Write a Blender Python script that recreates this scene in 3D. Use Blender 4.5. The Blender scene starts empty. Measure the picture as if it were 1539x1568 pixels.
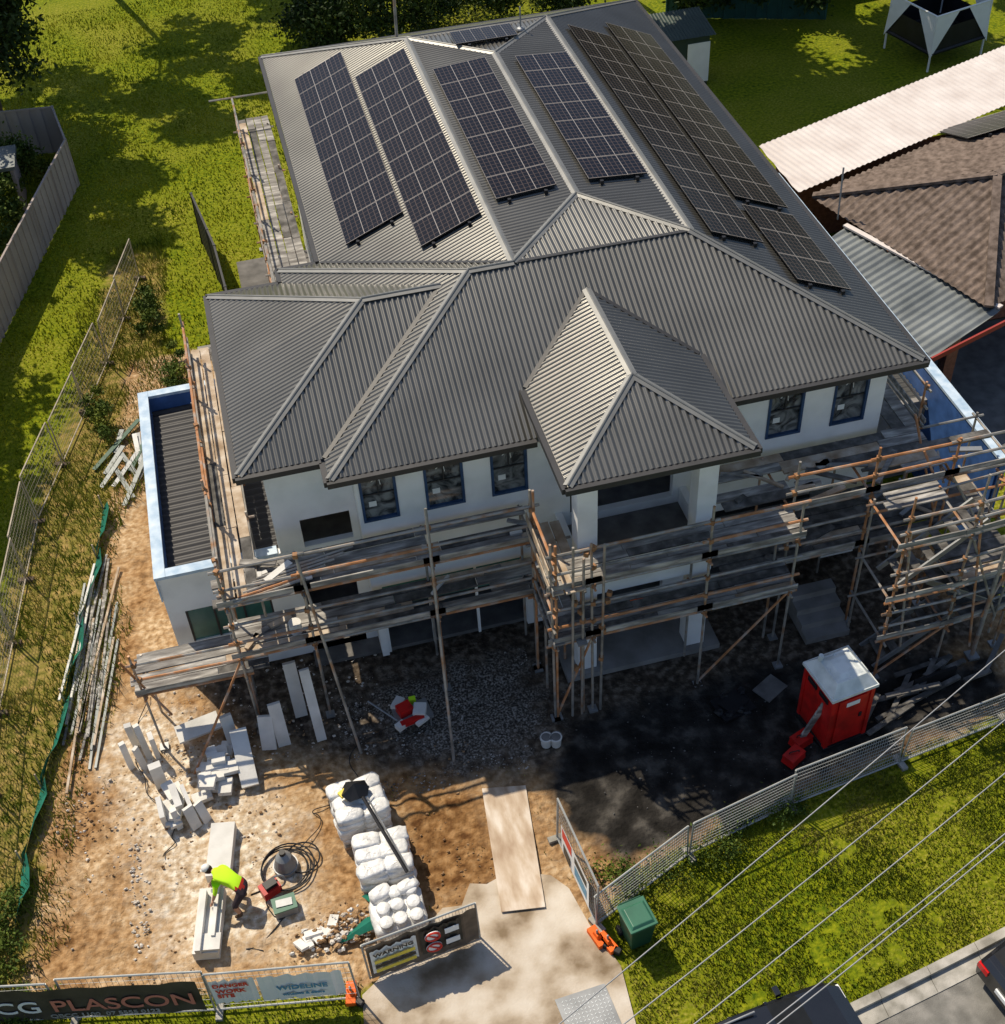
import bpy, math, random
import numpy as np
from mathutils import Vector, Matrix
random.seed(7); rng=np.random.default_rng(7)
sc=bpy.context.scene
COL=sc.collection
# ---------------------------------------------------------------- materials
def ramp_mat(name,stops,scale=3,rough=.8,metal=0,bump=0,bscale=20,detail=5,spec=.3,distort=0,coord='Object',stretch=None,emit=None):
    m=bpy.data.materials.new(name);m.use_nodes=True;nt=m.node_tree;N=nt.nodes;L=nt.links
    b=N['Principled BSDF'];b.inputs['Roughness'].default_value=rough;b.inputs['Metallic'].default_value=metal
    b.inputs['Specular IOR Level'].default_value=spec
    tc=N.new('ShaderNodeTexCoord');src=tc.outputs[coord]
    if stretch:
        mp=N.new('ShaderNodeMapping');mp.inputs['Scale'].default_value=stretch;L.new(src,mp.inputs[0]);src=mp.outputs[0]
    nz=N.new('ShaderNodeTexNoise');nz.inputs['Scale'].default_value=scale;nz.inputs['Detail'].default_value=detail;nz.inputs['Distortion'].default_value=distort
    L.new(src,nz.inputs['Vector'])
    r=N.new('ShaderNodeValToRGB');els=r.color_ramp.elements
    while len(els)<len(stops):els.new(.5)
    for e,(p,c) in zip(els,stops):e.position=p;e.color=(*c,1)
    L.new(nz.outputs['Fac'],r.inputs[0]);L.new(r.outputs[0],b.inputs['Base Color'])
    if bump:
        n2=N.new('ShaderNodeTexNoise');n2.inputs['Scale'].default_value=bscale;n2.inputs['Detail'].default_value=4
        L.new(src,n2.inputs['Vector']);bp=N.new('ShaderNodeBump');bp.inputs['Strength'].default_value=bump;bp.inputs['Distance'].default_value=.03
        L.new(n2.outputs['Fac'],bp.inputs['Height']);L.new(bp.outputs[0],b.inputs['Normal'])
    return m
def M(name,c,v=.15,scale=3,**k):
    lo=tuple(x*(1-v) for x in c);hi=tuple(min(1,x*(1+v)) for x in c)
    return ramp_mat(name,[(.3,lo),(.7,hi)],scale=scale,**k)
m_roof=ramp_mat('roof_steel',[(.3,(.112,.111,.103)),(.7,(.155,.153,.142))],scale=.6,rough=.31,metal=.55,spec=.6,detail=6)
m_cap=M('ridge_cap',(.20,.20,.19),.12,rough=.42,metal=.3,spec=.5)
m_gut=M('gutter',(.045,.045,.047),.1,rough=.5,metal=.2)
m_white=ramp_mat('render_white',[(.3,(.72,.72,.71)),(.55,(.85,.85,.84)),(.8,(.89,.89,.89))],scale=1.3,rough=.85,bump=.1,bscale=30,detail=8)
m_concwall=ramp_mat('grey_base',[(.3,(.18,.17,.16)),(.7,(.30,.29,.28))],scale=2,rough=.9)
m_blue=M('blue_film',(.045,.11,.30),.3,rough=.5)
m_bframe=M('blue_window_tape',(.03,.065,.14),.3,rough=.5)
m_pblue=ramp_mat('pale_blue_wrap',[(.3,(.30,.43,.58)),(.7,(.58,.68,.78))],scale=4,rough=.6)
m_glass=ramp_mat('window_glass',[(.38,(.025,.028,.03)),(.62,(.24,.25,.25))],scale=2.6,rough=.08,spec=.8,distort=1.8)
m_green_glass=ramp_mat('green_window_film',[(.3,(.03,.10,.09)),(.7,(.08,.22,.19))],scale=1.6,rough=.25,spec=.6)
m_int=M('interior_concrete',(.14,.135,.13),.3,rough=.95)
m_galv=ramp_mat('galvanised',[(.35,(.19,.18,.165)),(.52,(.37,.35,.32)),(.68,(.34,.18,.09))],scale=2.2,rough=.5,metal=.3)
m_rust=ramp_mat('rusty_tube',[(.3,(.30,.13,.05)),(.5,(.44,.21,.10)),(.7,(.38,.34,.30))],scale=3.5,rough=.7)
m_plank=ramp_mat('scaffold_plank',[(.3,(.11,.10,.095)),(.5,(.24,.23,.215)),(.68,(.48,.46,.43))],scale=3,rough=.85,bump=.3,stretch=(.6,3,3),detail=8)
m_plank2=ramp_mat('dark_plank',[(.3,(.045,.042,.04)),(.5,(.10,.096,.09)),(.7,(.21,.20,.19))],scale=4,rough=.85,bump=.3,detail=8)
m_plankw=ramp_mat('timber_plank',[(.3,(.28,.20,.13)),(.5,(.43,.34,.25)),(.7,(.58,.51,.43))],scale=3,rough=.85,bump=.3,detail=8)
m_coup=M('coupler',(.30,.16,.08),.4,scale=8,rough=.7,metal=.2)
m_conc=ramp_mat('concrete_drive',[(.36,(.20,.145,.09)),(.46,(.38,.31,.23)),(.55,(.50,.435,.355)),(.7,(.60,.55,.48))],scale=1.1,rough=.9,bump=.25,bscale=25,detail=10)
m_kerb=ramp_mat('kerb_concrete',[(.35,(.22,.21,.18)),(.65,(.44,.42,.38))],scale=3,rough=.9,bump=.2,detail=8)
m_road=ramp_mat('road_asphalt',[(.35,(.13,.125,.115)),(.5,(.18,.175,.16)),(.65,(.25,.24,.22))],scale=2.5,rough=.9,bump=.4,bscale=60,detail=12)
m_ply=ramp_mat('plywood',[(.3,(.34,.24,.16)),(.5,(.50,.40,.30)),(.68,(.66,.59,.51))],scale=1.4,rough=.8,stretch=(3,1,1),detail=9)
m_panelw=ramp_mat('aerated_panel',[(.3,(.54,.53,.50)),(.7,(.74,.73,.70))],scale=2,rough=.95,bump=.15,detail=8)
m_bag=ramp_mat('white_bag',[(.3,(.50,.50,.49)),(.5,(.68,.68,.67)),(.7,(.82,.82,.81))],scale=4,rough=.35,bump=1,bscale=8,spec=.5)
m_black=M('black_plastic',(.015,.015,.017),.3,rough=.45)
m_steel=M('steel_grey',(.25,.26,.27),.2,rough=.45,metal=.4)
m_red=ramp_mat('red_plastic',[(.35,(.34,.012,.01)),(.6,(.55,.014,.012))],scale=3,rough=.4,detail=8)
m_roofw=ramp_mat('toilet_roof',[(.35,(.50,.54,.54)),(.6,(.70,.74,.74))],scale=3,rough=.45,detail=8)
m_green=M('bin_green',(.018,.075,.045),.15,rough=.45)
m_green2=M('bin_lid',(.04,.14,.09),.15,rough=.4)
m_silt=M('silt_fence_cloth',(.01,.13,.09),.3,rough=.9)
m_orange=M('safety_orange',(.80,.13,.01),.15,rough=.6)
m_hivis=M('hivis_yellow',(.50,.85,.02),.08,rough=.8)
m_skin=M('skin',(.45,.25,.16),.06,rough=.6)
m_short=M('work_shorts',(.05,.035,.04),.3,rough=.9)
m_shred=M('red_tool_belt',(.45,.03,.02),.2,rough=.9)
m_boot=M('boots',(.10,.06,.035),.2,rough=.8)
m_cap_w=M('cap_cloth',(.75,.73,.70),.05,rough=.9)
m_hair=M('hair',(.05,.03,.02),.2,rough=.8)
m_wire=M('fence_wire',(.36,.37,.36),.15,rough=.5,metal=.3)
m_wire_r=M('fence_wire_rusty',(.40,.35,.28),.3,rough=.6,metal=.2)
m_cable=M('power_cable',(.30,.30,.31),.1,rough=.5)
m_bark=M('bark',(.10,.075,.055),.35,scale=6,rough=.95,bump=.5)
m_palefence=M('pale_fence',(.36,.31,.29),.12,scale=1,rough=.85)
m_dkfence=M('teal_steel_fence',(.02,.075,.065),.2,rough=.6)
m_tile=ramp_mat('roof_tile',[(.35,(.08,.058,.045)),(.65,(.19,.145,.12))],scale=5,rough=.85,bump=.4,bscale=12,detail=9)
m_wroof=ramp_mat('white_roof_sheet',[(.3,(.56,.50,.47)),(.7,(.72,.67,.64))],scale=1.2,rough=.5)
m_awn=ramp_mat('weathered_sheet',[(.35,(.13,.145,.15)),(.65,(.24,.26,.26))],scale=1,rough=.5,metal=.2,detail=8)
m_brick=M('red_brick',(.25,.10,.06),.3,scale=9,rough=.9)
m_redf=M('red_fascia',(.30,.04,.03),.1,rough=.5)
m_rock=ramp_mat('gravel_stones',[(.38,(.075,.064,.055)),(.5,(.18,.16,.14)),(.62,(.48,.455,.42))],scale=9,rough=.9)
m_rockw=ramp_mat('pale_rubble',[(.3,(.40,.34,.27)),(.7,(.74,.71,.66))],scale=2.5,rough=.9)
m_clod=ramp_mat('dirt_clods',[(.3,(.20,.11,.05)),(.7,(.40,.26,.14))],scale=2.5,rough=.95)
m_carblk=M('car_paint_black',(.012,.013,.016),.1,rough=.15,spec=.8)
m_tyre=M('tyre',(.02,.02,.02),.1,rough=.85)
m_light=M('tail_lamp',(.6,.01,.01),.1,rough=.2)
m_signw=M('sign_white',(.78,.79,.78),.04,rough=.5)
m_signr=M('sign_red',(.65,.05,.03),.05,rough=.5)
m_signb=M('sign_blue',(.10,.28,.42),.05,rough=.5)
m_signk=M('banner_dark',(.065,.055,.04),.35,scale=2,rough=.7)
m_signy=M('sign_yellow',(.75,.60,.08),.05,rough=.5)
m_shade=M('shade_cloth',(.16,.12,.085),.3,scale=4,rough=.9)
m_txto=M('banner_text_orange',(.55,.20,.14),.1,rough=.6)
m_shedg=M('shed_green',(.03,.05,.04),.15,rough=.5)
def leafmat(name,stops,scale=.9):
    return ramp_mat(name,stops,scale=scale,rough=.65,detail=4,spec=.2)
m_leaf=leafmat('tree_leaves',[(.3,(.012,.03,.006)),(.6,(.035,.06,.01)),(.8,(.09,.11,.015))])
m_leaf2=leafmat('shrub_leaves',[(.3,(.03,.06,.008)),(.55,(.08,.12,.015)),(.7,(.19,.20,.025))],1.5)
m_blade=leafmat('grass_blades',[(.33,(.045,.075,.005)),(.5,(.13,.16,.012)),(.66,(.27,.245,.055))],.8)
m_blade3=leafmat('lawn_blades',[(.35,(.10,.15,.003)),(.5,(.24,.27,.005)),(.65,(.38,.36,.012))],.6)
m_blade2=leafmat('weed_blades',[(.35,(.08,.13,.008)),(.5,(.22,.24,.02)),(.65,(.42,.37,.08))],1.2)
# solar panel
def solar():
    m=bpy.data.materials.new('solar_cells');m.use_nodes=True;nt=m.node_tree;N=nt.nodes;L=nt.links;b=N['Principled BSDF']
    b.inputs['Roughness'].default_value=.22;b.inputs['Specular IOR Level'].default_value=.15
    uv=N.new('ShaderNodeUVMap');sp=N.new('ShaderNodeSeparateXYZ');L.new(uv.outputs[0],sp.inputs[0])
    def line(out,n,w):
        a=N.new('ShaderNodeMath');a.operation='MULTIPLY';a.inputs[1].default_value=n;L.new(out,a.inputs[0])
        f=N.new('ShaderNodeMath');f.operation='FRACT';L.new(a.outputs[0],f.inputs[0])
        s=N.new('ShaderNodeMath');s.operation='SUBTRACT';s.inputs[1].default_value=.5;L.new(f.outputs[0],s.inputs[0])
        ab=N.new('ShaderNodeMath');ab.operation='ABSOLUTE';L.new(s.outputs[0],ab.inputs[0])
        g=N.new('ShaderNodeMath');g.operation='GREATER_THAN';g.inputs[1].default_value=.5-w;L.new(ab.outputs[0],g.inputs[0]);return g.outputs[0]
    def mx(a,bb):
        q=N.new('ShaderNodeMath');q.operation='MAXIMUM';L.new(a,q.inputs[0]);L.new(bb,q.inputs[1]);return q.outputs[0]
    fine=mx(line(sp.outputs[0],12,.06),line(sp.outputs[1],6,.045));bold=mx(line(sp.outputs[0],3,.014),line(sp.outputs[1],1,.012))
    c1=N.new('ShaderNodeMix');c1.data_type='RGBA';c1.inputs[6].default_value=(.005,.005,.008,1);c1.inputs[7].default_value=(.075,.055,.047,1);L.new(fine,c1.inputs[0])
    c2=N.new('ShaderNodeMix');c2.data_type='RGBA';c2.inputs[7].default_value=(.34,.31,.29,1);L.new(c1.outputs[2],c2.inputs[6]);L.new(bold,c2.inputs[0])
    L.new(c2.outputs[2],b.inputs['Base Color']);return m
m_solar=solar()
# ---------------------------------------------------------------- mesh builder
class MB:
    def __init__(s):s.v=[];s.f=[];s.m=[];s.uv=[];s.mats=[]
    def mi(s,m):
        if m not in s.mats:s.mats.append(m)
        return s.mats.index(m)
    def face(s,idx,m,uv=None):s.f.append(idx);s.m.append(s.mi(m));s.uv.append(uv)
    def quad(s,pts,m,uv=None):
        n=len(s.v);s.v+= [tuple(p) for p in pts];s.face(list(range(n,n+len(pts))),m,uv)
    def hexa(s,c,m):
        n=len(s.v);s.v+=[tuple(p) for p in c]
        for q in ((3,2,1,0),(4,5,6,7),(0,1,5,4),(1,2,6,5),(2,3,7,6),(3,0,4,7)):s.face([n+i for i in q],m)
    def box(s,x0,x1,y0,y1,z0,z1,m):
        s.hexa([(x0,y0,z0),(x1,y0,z0),(x1,y1,z0),(x0,y1,z0),(x0,y0,z1),(x1,y0,z1),(x1,y1,z1),(x0,y1,z1)],m)
    def obox(s,c,size,rot,m,taper=1):
        if not isinstance(rot,Matrix):rot=Matrix.Rotation(rot,3,'Z')
        a,b,h=[q/2 for q in size];c=Vector(c);t=taper
        P=[(-a,-b,-h),(a,-b,-h),(a,b,-h),(-a,b,-h),(-a*t,-b*t,h),(a*t,-b*t,h),(a*t,b*t,h),(-a*t,b*t,h)]
        s.hexa([c+rot@Vector(p) for p in P],m)
    def beam(s,p,q,w,h,m):
        p=Vector(p);q=Vector(q);d=(q-p);l=d.length;d.normalize()
        side=d.cross(Vector((0,0,1)));side=side.normalized() if side.length>1e-4 else Vector((1,0,0));up=side.cross(d)
        a=side*w/2;b=up*h/2
        s.hexa([p-a-b,p+a-b,q+a-b,q-a-b,p-a+b,p+a+b,q+a+b,q-a+b],m)
    def tube(s,p,q,r,m,n=6,r2=None,caps=True):
        p=Vector(p);q=Vector(q);d=(q-p);
        if d.length<1e-5:return
        d.normalize();a=d.orthogonal().normalized();b=d.cross(a);r2=r if r2 is None else r2;k=len(s.v)
        for i in range(n):
            t=2*math.pi*i/n;o=a*math.cos(t)+b*math.sin(t);s.v.append(tuple(p+o*r));s.v.append(tuple(q+o*r2))
        for i in range(n):
            j=(i+1)%n;s.face([k+2*i,k+2*j,k+2*j+1,k+2*i+1],m)
        if caps:
            s.face([k+2*i for i in range(n)][::-1],m);s.face([k+2*i+1 for i in range(n)],m)
    def ring(s,c,R,r,m,n=20,tilt=None):
        pts=[]
        for i in range(n+1):
            t=2*math.pi*i/n;v=Vector((math.cos(t)*R,math.sin(t)*R,0))
            if tilt:v=tilt@v
            pts.append(Vector(c)+v)
        for i in range(n):s.tube(pts[i],pts[i+1],r,m,5)
    def blob(s,c,rad,m,seg=10,rings=7,jit=.0,power=1,rot=0):
        k=len(s.v);c=Vector(c);R=Matrix.Rotation(rot,3,'Z')
        for i in range(rings+1):
            ph=math.pi*i/rings
            for j in range(seg):
                th=2*math.pi*j/seg
                v=[math.sin(ph)*math.cos(th),math.sin(ph)*math.sin(th),math.cos(ph)]
                v=[math.copysign(abs(q)**power,q) for q in v];g=1+random.uniform(-jit,jit)
                s.v.append(tuple(c+R@Vector((v[0]*rad[0]*g,v[1]*rad[1]*g,v[2]*rad[2]*g))))
        for i in range(rings):
            for j in range(seg):
                a=k+i*seg+j;b=k+i*seg+(j+1)%seg;s.face([a,a+seg,b+seg,b],m)
    def rock(s,c,r,m):
        k=len(s.v);a0=random.uniform(0,6.28);fl=random.uniform(.5,.95)
        for (zz,rr,n) in ((-.6,.7,5),(.05,1.0,5),(.6,.55,5)):
            for j in range(n):
                t=a0+zz+j*2*math.pi/n+random.uniform(-.3,.3);q=r*rr*random.uniform(.7,1.15)
                s.v.append((c[0]+q*math.cos(t),c[1]+q*math.sin(t)*fl,c[2]+r*zz*random.uniform(.6,1.1)))
        for i in range(2):
            for j in range(5):
                a=k+5*i+j;b=k+5*i+(j+1)%5;s.face([a,b,b+5,a+5],m)
        s.face([k+10+j for j in range(5)],m)
    def corr(s,pts,edir,pitch,amp,m,sub=4):
        pts=[Vector(p) for p in pts];n=Vector((0,0,0))
        for i in range(len(pts)):n+=pts[i].cross(pts[(i+1)%len(pts)])
        n.normalize()
        if n.z<0:n=-n
        e=Vector(edir);e=(e-n*e.dot(n)).normalized();w=n.cross(e);o=pts[0]
        st=[((p-o).dot(e),(p-o).dot(w)) for p in pts];s0=min(a for a,_ in st);s1=max(a for a,_ in st)
        N=max(2,int((s1-s0)/(pitch/sub)));prev=None
        for i in range(N+1):
            ss=s0+(s1-s0)*i/N;ss=min(max(ss,s0+1e-4),s1-1e-4);ts=[]
            for j in range(len(st)):
                a,b=st[j],st[(j+1)%len(st)]
                if (a[0]-ss)*(b[0]-ss)<0:ts.append(a[1]+(b[1]-a[1])*(ss-a[0])/(b[0]-a[0]))
            if len(ts)<2:continue
            off=n*amp*math.cos(2*math.pi*(ss-s0)/pitch);k=len(s.v)
            s.v.append(tuple(o+e*ss+w*min(ts)+off));s.v.append(tuple(o+e*ss+w*max(ts)+off))
            if prev is not None:s.face([prev,k,k+1,prev+1],m)
            prev=k
    def build(s,name,parent=None,smooth=False):
        me=bpy.data.meshes.new(name);me.from_pydata(s.v,[],s.f)
        for m in s.mats:me.materials.append(m)
        me.polygons.foreach_set('material_index',s.m)
        if smooth:me.polygons.foreach_set('use_smooth',[True]*len(s.f))
        if any(u is not None for u in s.uv):
            ul=me.uv_layers.new(name='UVMap');i=0
            for f,u in zip(s.f,s.uv):
                for j in range(len(f)):
                    if u:ul.data[i].uv=u[j]
                    i+=1
        me.update();ob=bpy.data.objects.new(name,me);COL.objects.link(ob)
        if parent:ob.parent=parent
        return ob
def empty(name):
    e=bpy.data.objects.new(name,None);COL.objects.link(e);return e
def text(body,size,loc,rot,mat,name,parent,ext=.004):
    cu=bpy.data.curves.new(name,'FONT');cu.body=body;cu.size=size;cu.extrude=ext;cu.offset=.004;cu.align_x='LEFT'
    o=bpy.data.objects.new(name,cu);COL.objects.link(o);dg=bpy.context.evaluated_depsgraph_get()
    me=bpy.data.meshes.new_from_object(o.evaluated_get(dg));bpy.data.objects.remove(o)
    me.materials.clear();me.materials.append(mat);ob=bpy.data.objects.new(name,me);COL.objects.link(ob)
    ob.location=loc;ob.rotation_euler=rot;ob.parent=parent;return ob
# ---------------------------------------------------------------- ground
def sdf(px,py,poly):
    P=np.array(poly,float);n=len(P);d=np.full(px.shape,1e9);ins=np.zeros(px.shape,bool)
    for i in range(n):
        a=P[i];b=P[(i+1)%n];e=b-a;t=np.clip(((px-a[0])*e[0]+(py-a[1])*e[1])/(e@e),0,1)
        d=np.minimum(d,np.hypot(px-a[0]-t*e[0],py-a[1]-t*e[1]))
        c=((a[1]>py)!=(b[1]>py));xi=a[0]+(py-a[1])/(b[1]-a[1]+1e-12)*e[0];ins^=(c&(px<xi))
    return np.where(ins,d,-d)
_g=rng.random((256,256))
def vn(x,y,s):
    x=np.asarray(x,float)*s+1000.3;y=np.asarray(y,float)*s+1000.7;i=np.floor(x).astype(int);j=np.floor(y).astype(int);u=x-i;v=y-j
    u=u*u*(3-2*u);v=v*v*(3-2*v);g=lambda a,b:_g[a%256,b%256]
    return (g(i,j)*(1-u)+g(i+1,j)*u)*(1-v)+(g(i,j+1)*(1-u)+g(i+1,j+1)*u)*v-.5
dirtP=[(-3.9,31),(-1,31),(-.5,20),(13.5,20),(14.5,15.5),(14.2,14),(12.8,13.4),(8,12.9),(5.7,12.35),(4.4,12.0),(3.7,11.4),(3.5,10.9),(-.7,11.25),(-3.1,11.75),(-6.5,12.7),(-6.25,16),(-5.3,20),(-4.75,24),(-4.3,27.5)]
gravP=[(.6,18),(4.0,18),(4.2,15.8),(3.2,15.2),(2.0,15.2),(1.2,15.8),(.4,16.8)]
baseP=[(-3.2,19.4),(13,19.4),(13.8,15.5),(9,14.0),(4,14.7),(2.3,14.9),(1,15.4),(-.5,16.3),(-2.2,17.4)]  # soil along the house, with its shaded zone darkened in the colour
shadeP=[(4.4,15.8),(8.9,16.0),(11,15.6),(13.5,14.9),(13.5,13.9),(12.8,13.55),(8,13.05),(5.7,12.45),(4.45,12.35),(3.75,13.3),(3.5,14.4)]  # porch shade put into the ground colour as a near-black patch
paleP=[(-5.4,18.5),(-3.4,19),(-2.2,16.8),(-1.2,15.4),(-1.0,12.2),(-4.2,12.2),(-4.6,14.5)]
brownP=[(.7,15.1),(2.2,14.8),(2.3,12.8),(1.2,12.4),(.5,12.9)]
paveP=[(-1.2,7.5),(-.72,11.1),(.7,12.2),(1.6,13.3),(2.9,13.3),(3.42,12.2),(3.5,11.3),(3.87,10.4),(3.72,9.3),(3.9,7.5)]
weedP=[(-4.1,37),(-2.5,37),(-3.0,30),(-3.95,27.5),(-4.55,24),(-5.0,20),(-6.0,16),(-6.3,12.6),(-7.6,12.8),(-7.7,19),(-6.5,25.5),(-5.3,30)]
def axis(lo,hi,st,extra):return np.array(sorted(set([round(a,3) for a in np.arange(lo,hi,st)]+extra)))
xs=axis(-9,17,.10,[-600,-300,-120,-60,-40,-30,-25,-20,-16,-13,-11,18,19,21,24,28,33,40,60,120,300,600])
ys=axis(7,32,.10,[-600,-300,-100,-40,-15,-5,0,3,5,33,34,36,38,40,42,45,48,52,56,62,80,120,300,600,900])
X,Y=np.meshgrid(xs,ys);fx=X.ravel();fy=Y.ravel()
sd={n:sdf(fx,fy,p) for n,p in dict(dirt=dirtP,gravel=gravP,base=baseP,painted_shade=shadeP,pale=paleP,brown=brownP,weed=weedP).items()}
dm=np.clip(sd['dirt']*3,0,1);pv=np.clip(-sdf(fx,fy,paveP)*3,0,1)
z=dm*pv*(vn(fx,fy,.9)*.09+vn(fx,fy,3.1)*.06+vn(fx,fy,6.)*.03)-.01
for cx,wd_,dp in ((-5.3,.07,.06),(-4.75,.07,.06),(1.25,.12,.04),(.75,.12,.04)):
    ln=np.exp(-((fx-cx-.12*np.sin(fy*.7))/wd_)**2)*((fy<17)&(fy>12));z-=ln*dp*dm*pv
verts=np.stack([fx,fy,z],1);nx=len(xs);ny=len(ys)
idx=np.arange(nx*ny).reshape(ny,nx);q=np.stack([idx[:-1,:-1],idx[:-1,1:],idx[1:,1:],idx[1:,:-1]],-1).reshape(-1,4)
me=bpy.data.meshes.new('ground');me.vertices.add(len(verts));me.vertices.foreach_set('co',verts.ravel())
me.loops.add(q.size);me.loops.foreach_set('vertex_index',q.ravel().astype(np.int32));me.polygons.add(len(q))
me.polygons.foreach_set('loop_start',np.arange(0,q.size,4,dtype=np.int32));me.polygons.foreach_set('loop_total',np.full(len(q),4,dtype=np.int32))
me.update();me.polygons.foreach_set('use_smooth',[True]*len(q))
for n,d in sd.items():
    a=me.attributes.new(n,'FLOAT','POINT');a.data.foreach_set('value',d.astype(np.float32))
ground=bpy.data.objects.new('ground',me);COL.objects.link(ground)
gm=bpy.data.materials.new('ground_soil_and_lawn');gm.use_nodes=True;nt=gm.node_tree;N=nt.nodes;L=nt.links;b=N['Principled BSDF'];b.inputs['Roughness'].default_value=.95;b.inputs['Specular IOR Level'].default_value=.1
tc=N.new('ShaderNodeTexCoord')
def noise(s,d=6,dist=0):
    n=N.new('ShaderNodeTexNoise');n.inputs['Scale'].default_value=s;n.inputs['Detail'].default_value=d;n.inputs['Distortion'].default_value=dist;L.new(tc.outputs['Object'],n.inputs['Vector']);return n.outputs['Fac']
def rampn(fac,stops):
    r=N.new('ShaderNodeValToRGB');e=r.color_ramp.elements
    while len(e)<len(stops):e.new(.5)
    for a,(p,c) in zip(e,stops):a.position=p;a.color=(*c,1)
    L.new(fac,r.inputs[0]);return r.outputs[0]
def mixc(f,a,c):
    m=N.new('ShaderNodeMix');m.data_type='RGBA';L.new(f,m.inputs[0]);L.new(a,m.inputs[6]);L.new(c,m.inputs[7]);return m.outputs[2]
def mask(attr,amp=.9,soft=.12,off=0,sc_=1.6):
    a=N.new('ShaderNodeAttribute');a.attribute_name=attr;n=noise(sc_,7)
    m=N.new('ShaderNodeMath');m.operation='MULTIPLY_ADD';L.new(n,m.inputs[0]);m.inputs[1].default_value=amp;m.inputs[2].default_value=-amp/2+off
    s=N.new('ShaderNodeMath');s.operation='ADD';L.new(a.outputs['Fac'],s.inputs[0]);L.new(m.outputs[0],s.inputs[1])
    r=N.new('ShaderNodeMapRange');r.inputs[1].default_value=-soft;r.inputs[2].default_value=soft;L.new(s.outputs[0],r.inputs[0]);return r.outputs[0]
grass=mixc(rampn(noise(.35,4),[(.4,(0,0,0)),(.65,(1,1,1))]),rampn(noise(9,8),[(.3,(.05,.09,.004)),(.5,(.14,.175,.005)),(.7,(.25,.265,.010))]),rampn(noise(14,8),[(.3,(.07,.10,.006)),(.5,(.19,.205,.010)),(.72,(.33,.29,.06))]))
weed=rampn(noise(5,8),[(.3,(.07,.09,.010)),(.5,(.22,.18,.045)),(.7,(.38,.26,.10))])
dirt=mixc(rampn(noise(.8,5,.5),[(.38,(0,0,0)),(.62,(1,1,1))]),rampn(noise(6,9),[(.34,(.14,.07,.026)),(.5,(.29,.165,.073)),(.66,(.43,.27,.135))]),rampn(noise(8,9),[(.34,(.28,.17,.08)),(.5,(.43,.29,.16)),(.66,(.59,.45,.29))]))
pale=rampn(noise(7,9),[(.34,(.37,.26,.155)),(.5,(.53,.43,.31)),(.66,(.74,.68,.58))])
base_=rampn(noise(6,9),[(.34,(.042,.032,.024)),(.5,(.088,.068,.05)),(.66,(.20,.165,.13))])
grav=rampn(noise(22,8),[(.36,(.04,.034,.028)),(.5,(.10,.088,.075)),(.62,(.30,.28,.25))])
painted_shade=rampn(noise(2.2,10),[(.36,(.012,.011,.010)),(.52,(.026,.024,.022)),(.68,(.08,.074,.066))])
brown=rampn(noise(5,9),[(.34,(.10,.045,.016)),(.5,(.21,.11,.042)),(.66,(.34,.20,.09))])
c=mixc(mask('weed',1.2,.2),grass,weed);c=mixc(mask('dirt',.7,.1),c,dirt);c=mixc(mask('pale',1.8,.5,-.35,2.5),c,pale);c=mixc(mask('brown',.8,.3),c,brown);c=mixc(mask('base',1.2,.35),c,base_);c=mixc(mask('gravel',2.2,.35,-.2,2.6),c,grav);c=mixc(mask('painted_shade',.9,.25),c,painted_shade)
L.new(c,b.inputs['Base Color'])
bp=N.new('ShaderNodeBump');bp.inputs['Strength'].default_value=.8;bp.inputs['Distance'].default_value=.07;L.new(noise(11,9),bp.inputs['Height']);L.new(bp.outputs[0],b.inputs['Normal'])
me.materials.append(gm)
# driveway, road, kerb
d=MB();P=[(-1.1,7.9),(-.72,11.1),(-.4,11.3),(-.1,11.7),(.3,11.75),(.75,12.15),(1.0,12.35),(1.35,12.3),(1.6,12.7),(1.9,12.6),(2.4,12.75),(3.1,12.45),(3.35,12.1),(3.5,11.3),(3.8,10.4),(3.72,9.3),(3.85,8.05)]
d.v+=[(x,y,.045) for x,y in P]+[(x,y,-.1) for x,y in P];n=len(P);d.face(list(range(n))[::-1],m_conc)
for i in range(n):d.face([i,(i+1)%n,n+(i+1)%n,n+i],m_conc)
d.build('concrete_driveway')
ky=lambda x:8.42+.155*(x-6.57)+.004*(x-6.57)**2
r=MB();xsr=list(np.arange(-40,3.9,2))+list(np.arange(3.9,30,1))
for a,bq in zip(xsr[:-1],xsr[1:]):
    r.quad([(a,ky(a)-9,.012),(bq,ky(bq)-9,.012),(bq,ky(bq)-.3,.012),(a,ky(a)-.3,.012)],m_road)
r.build('road')
k=MB()
for a,bq in zip(xsr[:-1],xsr[1:]):
    if a<3.9:continue
    for o0,o1,h in ((-.34,-.04,.03),(-.04,.12,.12)):
        k.hexa([(a,ky(a)+o0,-.05),(bq-.01,ky(bq)+o0,-.05),(bq-.01,ky(bq)+o1,-.05),(a,ky(a)+o1,-.05),(a,ky(a)+o0,h),(bq-.01,ky(bq)+o0,h),(bq-.01,ky(bq)+o1,h),(a,ky(a)+o1,h)],m_kerb)
k.build('kerb')
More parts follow.
